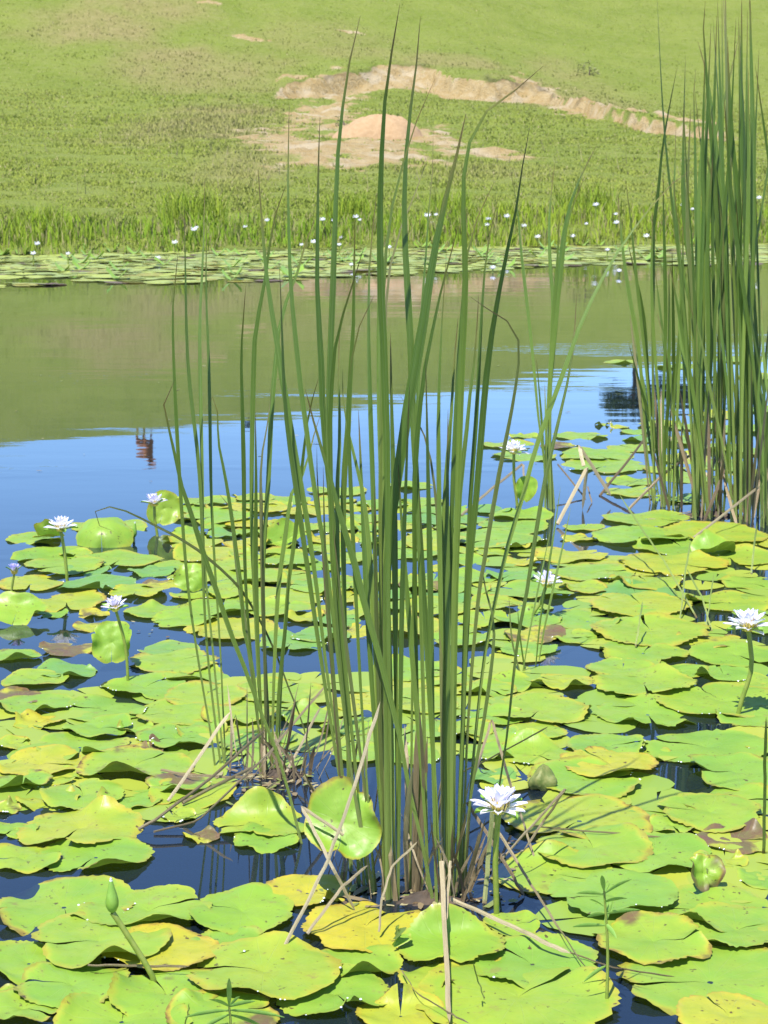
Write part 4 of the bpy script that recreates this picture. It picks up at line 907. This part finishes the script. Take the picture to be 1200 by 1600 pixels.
B(R1, 6, '1052,560 1048,640 1044,792', lite=.8, dead=.2); B(R1, 8, '1060,330 1064,460 1060,600 1052,794'); B(R1, 6, '984,490 990,540 997,600 1006,690 1016,788', dead=.8)
B(R2, 10, '1087,109 1084,150 1086,220 1087,300 1090,440 1094,600 1100,800', lite=.2); B(R2, 9, '1102,2 1099,50 1102,90 1108,180 1118,300 1124,500 1128,804')
B(R2, 9, '1114,30 1118,90 1122,150 1125,230 1126,400 1122,600 1118,803'); B(R2, 10, '1154,58 1143,110 1130,160 1118,210 1106,300 1100,450 1094,620 1088,800', lite=.6)
B(R2, 8, '1099,175 1098,215 1105,250 1114,280 1126,330 1130,420 1128,600 1122,803', dead=.3)
B(R3, 10, '1090,64 1103,110 1110,150 1116,200 1122,260 1132,330 1138,470 1145,640 1150,812', lite=.4); B(R3, 11, '1137,58 1138,110 1142,180 1146,240 1155,320 1157,500 1158,812')
B(R3, 10, '1155,36 1158,110 1162,180 1163,260 1164,450 1162,640 1165,815', lite=.3); B(R3, 11, '1171,-30 1173,60 1176,200 1176,400 1172,600 1172,818', lite=.4); B(R3, 7, '1075,470 1095,530 1110,610 1130,700 1148,815', lite=1, dead=.15)
for x0, x1, yb, r in RB:
    n_ = {1005: 9, 1068: 26, 1130: 20, 1168: 44}[int(x0)]
    for i in range(n_):
        bx = random.uniform(x0 + 12, x1); by = yb + random.uniform(-22, 10); tx = bx + random.gauss(0, 30) - 10; ty = random.choice((random.uniform(-40, 200), random.uniform(150, 560)))
        if x0 < 1010: ty = random.uniform(330, 560)
        mx = bx + (tx - bx) * random.uniform(.2, .5) + random.gauss(0, 4); m2 = bx + (tx - bx) * random.uniform(.6, .9) + random.gauss(0, 4)
        dd = random.random() < .1
        B(r, random.uniform(6, 10), f'{tx:.0f},{ty:.0f} {m2:.0f},{ty + (by - ty) * .28:.0f} {mx:.0f},{ty + (by - ty) * .6:.0f} {bx:.0f},{by:.0f}', dead=.35 if dd else 0, n=18, lean=random.uniform(-.3, .3))
    for i in range(n_ // 2):
        bx = random.uniform(x0 + 25, x1); by = yb + random.uniform(-15, 12); tx = bx + random.gauss(0, 22)
        B(r, random.uniform(5, 8), f'{tx:.0f},{random.uniform(560, 740):.0f} {bx:.0f},{by:.0f}', dead=1, tip=random.random(), lite=random.random() * .5, name='dead_blade', n=8, tipk=.2, lean=random.uniform(-.3, .3))

# ------------------------------------------------------------------ fallen, leaning and bent dead stalks, single things
def stalk(pts, wpx, label, dead=1.0, tip=.15, lite=.7, name='dead_reed_stalk', cat='dead stalk', grp='dead reed stalks', tipk=.25, n=None):
    """pts: (px, py, height above the water)"""
    P = [onz(a, b, h_) for a, b, h_ in pts]; o0 = P[0].copy()
    wm = wpx * (P[0] - camo.location).length / F
    Q = []
    for i in range(len(P) - 1):                         # stiff pieces with sharp bends
        for k in range(5): Q.append(P[i].lerp(P[i + 1], (k + .02) / 5) + Vector((random.gauss(0, .0007), 0, random.gauss(0, .0007))) * (k > 0))
    Q.append(P[-1])
    me = blade_mesh([q - o0 for q in Q], wm * .7, n or 8 * len(P), face=random.uniform(-.3, .3), twist=random.uniform(-.6, .6), tip=tipk, thick=.45, foot=1.0)
    o = link(name, me, M_reed, None, o0); o.color = (dead, tip, lite, 1); tag(o, label, cat, grp); return o
stalk([(262, 1252, .02), (360, 1112, .19)], 7.5, 'thick bleached stalk slanting up left of the left reed clump', lite=1, tip=0)
stalk([(216, 1296, .015), (240, 1283, .03), (330, 1215, .08), (414, 1141, .14)], 8, 'long golden stalk leaning low toward the left reed clump', lite=.2, tip=.1)
stalk([(285, 1255, .015), (396, 1198, .04)], 9, 'pale flat stalk lying over the yellow pad by the left reeds', lite=.6)
stalk([(240, 1300, .005), (309, 1282, .02), (423, 1174, .10), (513, 1066, .20)], 6, 'thin bent grey stalk crossing in front of the left reed clump', lite=.5, tip=.3)
stalk([(251, 1203, .02), (300, 1212, .03), (396, 1216, .03)], 6, 'short brown stalk lying level at the foot of the thin left reeds', lite=.2, tip=.4)
stalk([(405, 1238, .01), (432, 1222, .04)], 4, 'short whitish splinter at the front of the left reed clump', lite=1, tip=0)
stalk([(537, 1305, .14), (471, 1261, .19), (522, 1360, .09), (556, 1426, .0)], 8, 'broken white stalk bent to a V beside the large upright leaf', lite=1, tip=.1)
stalk([(445, 1478, .02), (512, 1346, .16), (555, 1225, .30), (594, 1096, .44)], 8, 'longest bleached stalk leaning diagonally against the central reeds', lite=1, tip=0)
stalk([(480, 1459, .02), (535, 1385, .08), (575, 1352, .10)], 7, 'curved grey stalk crossing the foot of the longest bleached stalk', lite=.7, tip=.1)
stalk([(447, 1207, .02), (501, 1105, .14)], 6, 'slim pale stalk leaning right at the back of the left clump', lite=.8)
stalk([(474, 1213, .12), (519, 1270, .03)], 7, 'whitish stalk leaning down between left and central clumps', lite=.9)
stalk([(592, 1456, .02), (597, 1402, .08), (612, 1355, .13), (652, 1315, .18)], 5, 'thin curved straw hanging at the front of the central reeds', lite=.7, tip=.1)
stalk([(690, 1345, .13), (694, 1440, .05), (703, 1598, .02)], 10, 'long pale stalk hanging straight down over the front pads', lite=.6, tip=.05)
stalk([(704, 1345, .12), (700, 1390, .08), (697, 1440, .045)], 6, 'short pale strip beside the straight hanging stalk', lite=.7, tip=.05)
stalk([(704, 1404, .05), (800, 1447, .03), (860, 1477, .025), (892, 1490, .02)], 9, 'bleached stalk lying to the right over the front pads', lite=.9, tip=0)
stalk([(776, 1352, .05), (830, 1292, .11), (884, 1232, .17), (850, 1282, .09), (817, 1330, .03)], 6, 'sharply folded brown stalk peaking right of the largest flower', lite=.2, tip=.25)
stalk([(730, 1253, .17), (768, 1315, .10), (790, 1350, .06), (820, 1402, .0)], 8, 'brown stalk slanting down behind the largest flower stem', lite=.2, tip=.6)
stalk([(770, 1285, .14), (807, 1345, .07), (835, 1390, .05), (873, 1450, .03), (932, 1538, .02)], 7, 'long thin pinkish stalk running down right to the weed sprig', lite=.55, tip=.2)
stalk([(812, 1268, .10), (835, 1340, .01)], 5, 'thin short straw standing right of the largest flower', lite=.6)
stalk([(735, 1232, .07), (768, 1125, .20), (805, 1252, .03)], 6, 'straw bent to a narrow arch behind the largest flower', lite=.4, tip=.3)
stalk([(722, 1207, .08), (790, 1172, .08), (857, 1135, .07)], 5, 'thin brown twig lying low behind the largest flower', lite=.1, tip=.5)
stalk([(830, 1290, .03), (880, 1295, .025), (1035, 1308, .012)], 4, 'thin olive twig lying across the orange rimmed pad', dead=.75, lite=.1, tip=.6)
stalk([(757, 1412, 0), (764, 1330, .10), (770, 1262, .19)], 10, 'thick olive stalk standing just left of the largest flower stem', dead=.35, lite=.8, tip=0, tipk=.0)
stalk([(721, 805, .01), (770, 762, .07), (817, 725, .12), (822, 782, .03)], 6, 'grey stalk bent over left of the rear cupped leaf', lite=.6, tip=.25)
stalk([(871, 819, .01), (917, 731, .19), (910, 797, .0)], 8, 'white stalk bent to a tall peak right of the rear reed bunch', lite=1, tip=.1)
stalk([(912, 728, .18), (905, 697, .26), (955, 775, .03)], 8, 'white broken stalk sloping down right, topmost of the bent pair', lite=1, tip=.05)
stalk([(937, 775, .0), (985, 715, .13), (1034, 651, .28)], 6, 'dark stalk leaning up right into the right reed bed', lite=.1, tip=.9)
stalk([(871, 725, .10), (916, 780, .0)], 4, 'thin dark stalk sloping down beside the white peak stalk', lite=.1, tip=.8)
stalk([(918, 760, .06), (925, 786, 0)], 3, 'tiny dark splinter beneath the white broken stalk', lite=.1, tip=.8)
stalk([(982, 796, .0), (1035, 742, .14), (1135, 670, .30)], 6, 'long brown stalk leaning across the thin right reeds', lite=.2, tip=.45)
stalk([(1045, 682, .26), (1137, 776, .03)], 6, 'bleached stalk sloping down right inside the right reed bed', lite=1, tip=0)
stalk([(1080, 843, .015), (1200, 750, .18)], 6, 'long pale stalk rising to the right edge before the right reeds', lite=.8, tip=.1)
stalk([(1122, 715, .24), (1137, 770, .12), (1152, 824, .0)], 6, 'orange brown dead leaf at the foot of the thick right reeds', lite=.0, tip=.2)
stalk([(137, 1508, .025), (200, 1509, .028), (296, 1510, .028)], 6, 'brown stick lying level on the pads behind the closed bud stalk', lite=.1, tip=.2)
stalk([(628, 1518, .02), (650, 1550, .03), (700, 1582, .025), (735, 1600, .02)], 5, 'thin curved brown straw on the yellow pads at the bottom', lite=.3, tip=.5)
stalk([(890, 1488, .02), (960, 1512, .012), (1055, 1526, .018)], 4, 'thin dark twig lying on the large pad right of the weed sprig', lite=0, tip=.8, dead=.9)
GG = dict(dead=.1, tip=.1, lite=.9, name='grass_stem', cat='grass stem', grp='thin green grass stems', tipk=.5)
stalk([(1089, 966, .0), (1040, 880, .10), (999, 820, .17), (966, 770, .25)], 4, 'long thin green stem leaning left over the right pads', **GG)
stalk([(1062, 974, 0), (1070, 900, .11), (1079, 843, .21)], 4, 'upright thin stem crossing the long leaning stem', **GG)
stalk([(1113, 989, 0), (1098, 935, .07), (1073, 889, .12)], 4, 'short thin stem bent left at the dark water gap', **GG)
stalk([(1102, 986, 0), (1109, 940, .07), (1115, 897, .14)], 3, 'short thin stem leaning right at the dark water gap', **GG)
stalk([(1174, 898, 0), (1178, 855, .09), (1183, 815, .18)], 4, 'thin upright stem right of the boat shaped leaf', **GG)
stalk([(993, 1010, .01), (999, 975, .07), (1004, 939, .12)], 4, 'thin single stem standing on the pads right of centre', **GG)
stalk([(1193, 1335, 0), (1195, 1240, .16), (1197, 1120, .36)], 7, 'straight green stem at the right picture edge', **GG)
stalk([(1105, 1392, 0), (1112, 1372, .03), (1103, 1356, .05)], 7, 'short bent green stalk beside the torn curled leaf', **GG)
stalk([(757, 1560, .02), (746, 1530, .06), (739, 1504, .11)], 3, 'fine pale grass stem on the front pads below the reeds', **GG)

# ------------------------------------------------------------------ leafy weed sprigs
def sprig(base, top, leaves, label, ref):
    b = onz(*base); t_ = ony(*top, b.y) - b; r = empty('weed_sprig', b)
    pts = smooth_path([Vector((0, 0, -.15)), Vector((0, 0, 0)), t_ * .5 + Vector((.004, 0, 0)), t_], 10); dist = (b - camo.location).length
    link('stem', tube_mesh('stem', pts, [.0042 - .0022 * i / 9 for i in range(10)], 6), M_stem, r)
    for k, (t, px, py) in enumerate(leaves):
        s0 = t_ * t; e = ony(px, py, b.y + random.uniform(-.05, .05)) - b; d = (e - s0) * 1.2; L = d.length
        v = []; f = []; side = d.cross(Vector((0, 1, .25))).normalized()
        for j in range(7):
            q = j / 6; wd = .0044 * math.sin(math.pi * (q * .92 + .06)) ** .7; c = s0 + d * q + Vector((0, 0, -.10 * L * q * q + .10 * L * q))
            up = side.cross(d).normalized() * wd * .5
            v += [tuple(c - side * wd + up), tuple(c), tuple(c + side * wd + up)]
        for j in range(6):
            for m_ in (0, 1): a = j * 3 + m_; f.append((a, a + 1, a + 4, a + 3))
        link('leaf', mesh_np('leaf', v, f), M_weed, r)
    tag(r, label, 'weed', 'leafy water weeds'); LAND.append((base[0], base[1], ref)); LAND.append((top[0], top[1] + 20, ref))
sprig((948, 1572), (944, 1392), [(1, 941, 1372), (.97, 980, 1378), (.97, 908, 1396), (.9, 974, 1405), (.86, 925, 1408), (.95, 952, 1384), (.8, 991, 1423), (.8, 922, 1432), (.72, 960, 1462), (.7, 903, 1448), (.72, 955, 1412), (.35, 918, 1530)], 'small green weed sprig with narrow leaves rising before the right pads', 'the weed sprig at right')
sprig((356, 1640), (358, 1572), [(1, 358, 1536), (.98, 332, 1564), (.98, 392, 1566), (.9, 300, 1588), (.9, 430, 1588), (.8, 320, 1606), (.8, 405, 1604), (.95, 372, 1560), (.6, 310, 1620)], 'leafy weed tuft at the bottom picture edge, left of middle', 'the weed tuft at the bottom')
stalk([(287, 1612, 0), (292, 1590, .04), (296, 1567, .07)], 3, 'tiny green shoot left of the bottom weed tuft', **GG)

# scraps drifting on the open water
def scraps():
    V = []; Fc = []; C = []; b = 0
    spots = [(random.uniform(0, 1000), random.uniform(560, 760)) for _ in range(45)] + [(random.gauss(640, 70), random.gauss(1400, 14)) for _ in range(70)] + [(random.gauss(430, 50), random.gauss(1225, 14)) for _ in range(60)] + [(random.gauss(800, 40), random.gauss(1340, 40)) for _ in range(20)] + [(random.gauss(250, 60), random.gauss(985, 12)) for _ in range(16)] + [(random.uniform(1020, 1200), random.gauss(805, 10)) for _ in range(60)]
    for px, py in spots:
        p = onz(px, py); r = random.uniform(.003, .009); a0 = random.random() * 6.28; st_ = random.uniform(1, 4)
        c = random.choice(([.20, .15, .08], [.12, .08, .04], [.30, .26, .13], [.16, .19, .05]))
        for k in range(7):
            a = k / 7 * 6.283; q = r * random.uniform(.6, 1.2); x, y = q * math.cos(a) * st_, q * math.sin(a)
            V.append((p.x + x * math.cos(a0) - y * math.sin(a0), p.y + x * math.sin(a0) + y * math.cos(a0), .003 + random.uniform(0, .002))); C.append(c)
        V.append((p.x, p.y, .005)); C.append(c)
        for k in range(7): Fc.append((b + k, b + (k + 1) % 7, b + 7))
        b += 8
    m = mesh_np('floating_scraps', V, Fc); vcol(m, 'Col', C)
    tag(link('floating_scraps', m, M_farpad), 'small brown plant scraps drifting on the water', 'scraps', kind='stuff')
scraps()
# root mud at the feet of the clumps
def mud(px, py, rx, ry, lab):
    p = onz(px, py); sx = rx * (p - camo.location).length / F; sy = ry * (p - camo.location).length / F * 2.6
    v = []; f = []; na, nr = 36, 7
    for j in range(nr + 1):
        for i in range(na):
            t = j / nr; a = i / na * 6.283; q = t * (1 + .22 * math.sin(3 * a + px) + .12 * math.sin(7 * a + py))
            v.append((sx * q * math.cos(a), sy * q * math.sin(a), .02 * (1 - t ** 1.5) + random.uniform(-.006, .006) - .012 * t))
    for j in range(nr):
        for i in range(na): f.append((j * na + i, (j + 1) * na + i, (j + 1) * na + (i + 1) % na, j * na + (i + 1) % na))
    tag(link('root_mat', mesh_np('root_mat', v, f), M_mud, None, p), lab, 'roots', 'muddy root mats under the reeds')
mud(440, 1213, 52, 9, 'dark muddy root mat under the left reed clump')
mud(668, 1408, 70, 9, 'dark muddy root mat under the central reed clump')
mud(1110, 806, 70, 6, 'dark muddy root mat under the right reed bed')

# ------------------------------------------------------------------ flowers on the far belt of pads
FF = [(58, 383), (52, 398), (106, 398), (247, 405), (273, 381), (303, 361), (307, 357), (383, 356), (417, 346), (471, 384), (490, 380), (504, 345), (521, 346), (532, 373), (530, 384), (556, 341), (562, 345), (549, 415), (608, 388), (675, 349), (681, 337), (668, 339), (761, 353), (763, 344), (792, 340), (819, 355), (770, 420), (916, 351), (895, 371), (963, 350), (962, 336), (949, 392), (931, 322), (967, 425), (1069, 350), (1082, 328), (1067, 322), (1186, 311), (1010, 371), (840, 372)]
FF.sort()
v0 = []; f0 = []; c0 = []
for k in range(14):
    a = k * 2.4; el = .25 + .9 * (k / 14); b = len(v0)
    for q, wd in ((0, .012), (.55, .018), (1, .003)):
        L = .085 * q
        for s in (-1, 1):
            v0.append((L * math.cos(a) * math.cos(el) - s * wd * math.sin(a), L * math.sin(a) * math.cos(el) + s * wd * math.cos(a), L * math.sin(el))); c0.append((.9 - .08 * q, .9 - .1 * q, .92))
    f0 += [(b, b + 1, b + 3, b + 2), (b + 2, b + 3, b + 5, b + 4)]
fm = mesh_np('far_flower', v0, f0, False); vcol(fm, 'Col', c0); fm.materials.append(vcol_material('far_petals', .6, .35))
sm = tube_mesh('stem', [Vector((0, 0, -1.0)), Vector((.01, 0, -.4)), Vector((0, 0, 0))], [.01] * 3, 5); sm.materials.append(M_stem)
ORD = ['first', 'second', 'third', 'fourth', 'fifth', 'sixth', 'seventh', 'eighth', 'ninth', 'tenth', 'eleventh', 'twelfth', 'thirteenth', 'fourteenth', 'fifteenth', 'sixteenth', 'seventeenth', 'eighteenth', 'nineteenth', 'twentieth', 'twenty-first', 'twenty-second', 'twenty-third']
nl = len(FF)
for i, (px, py) in enumerate(FF):
    x_ = (px - 600) / F * 30; sy = float(shore(x_))
    if py > 402: p = onz(px, py, .05)
    else:
        yv = sy + random.uniform(.2, 2.0); p = ony(px, py, yv)
        if p.z < .15: p = onz(px, py, .15)
    r = empty('water_lily_flower', p)
    link('petals', fm, None, r).scale = (random.uniform(.55, 1.05),) * 3; link('stem', sm, None, r)
    side, k = ('left', i) if i < nl // 2 else ('right', nl - 1 - i)
    tag(r, f'tiny pale lily flower along the far shore, {ORD[k]} from the {side}', 'water lily', 'small lily flowers along the far shore')

# ------------------------------------------------------------------ labels of the pads: look + place among findable things
buck = {}
for d in pads:
    best = min(LAND, key=lambda l: (l[0] - d['px']) ** 2 + ((l[1] - d['py']) * 2.2) ** 2)
    dx, dy = d['px'] - best[0], (d['py'] - best[1]) * 2.2
    di = ('right of' if dx > 0 else 'left of') if abs(dx) > abs(dy) else ('in front of' if dy > 0 else 'behind')
    buck.setdefault((best[2], di, TWORD[d['tone']]), []).append((math.hypot(dx, dy), d))
NTH = ['nearest', 'second nearest', 'third nearest', 'fourth nearest', 'fifth nearest', 'sixth nearest', 'seventh nearest', 'eighth nearest', 'ninth nearest', 'tenth nearest', 'eleventh nearest', 'twelfth nearest', 'thirteenth nearest', 'fourteenth nearest']
for (ref, di, tw), lst in buck.items():
    lst.sort(key=lambda q: q[0])
    for k, (_, d) in enumerate(lst):
        lab = f'{tw} lily pad {di} {ref}' if len(lst) == 1 else f'{tw} lily pad, {NTH[k]} {di} {ref}'
        tag(d['o'], lab, 'lily pad', 'lily pads floating on the near water')
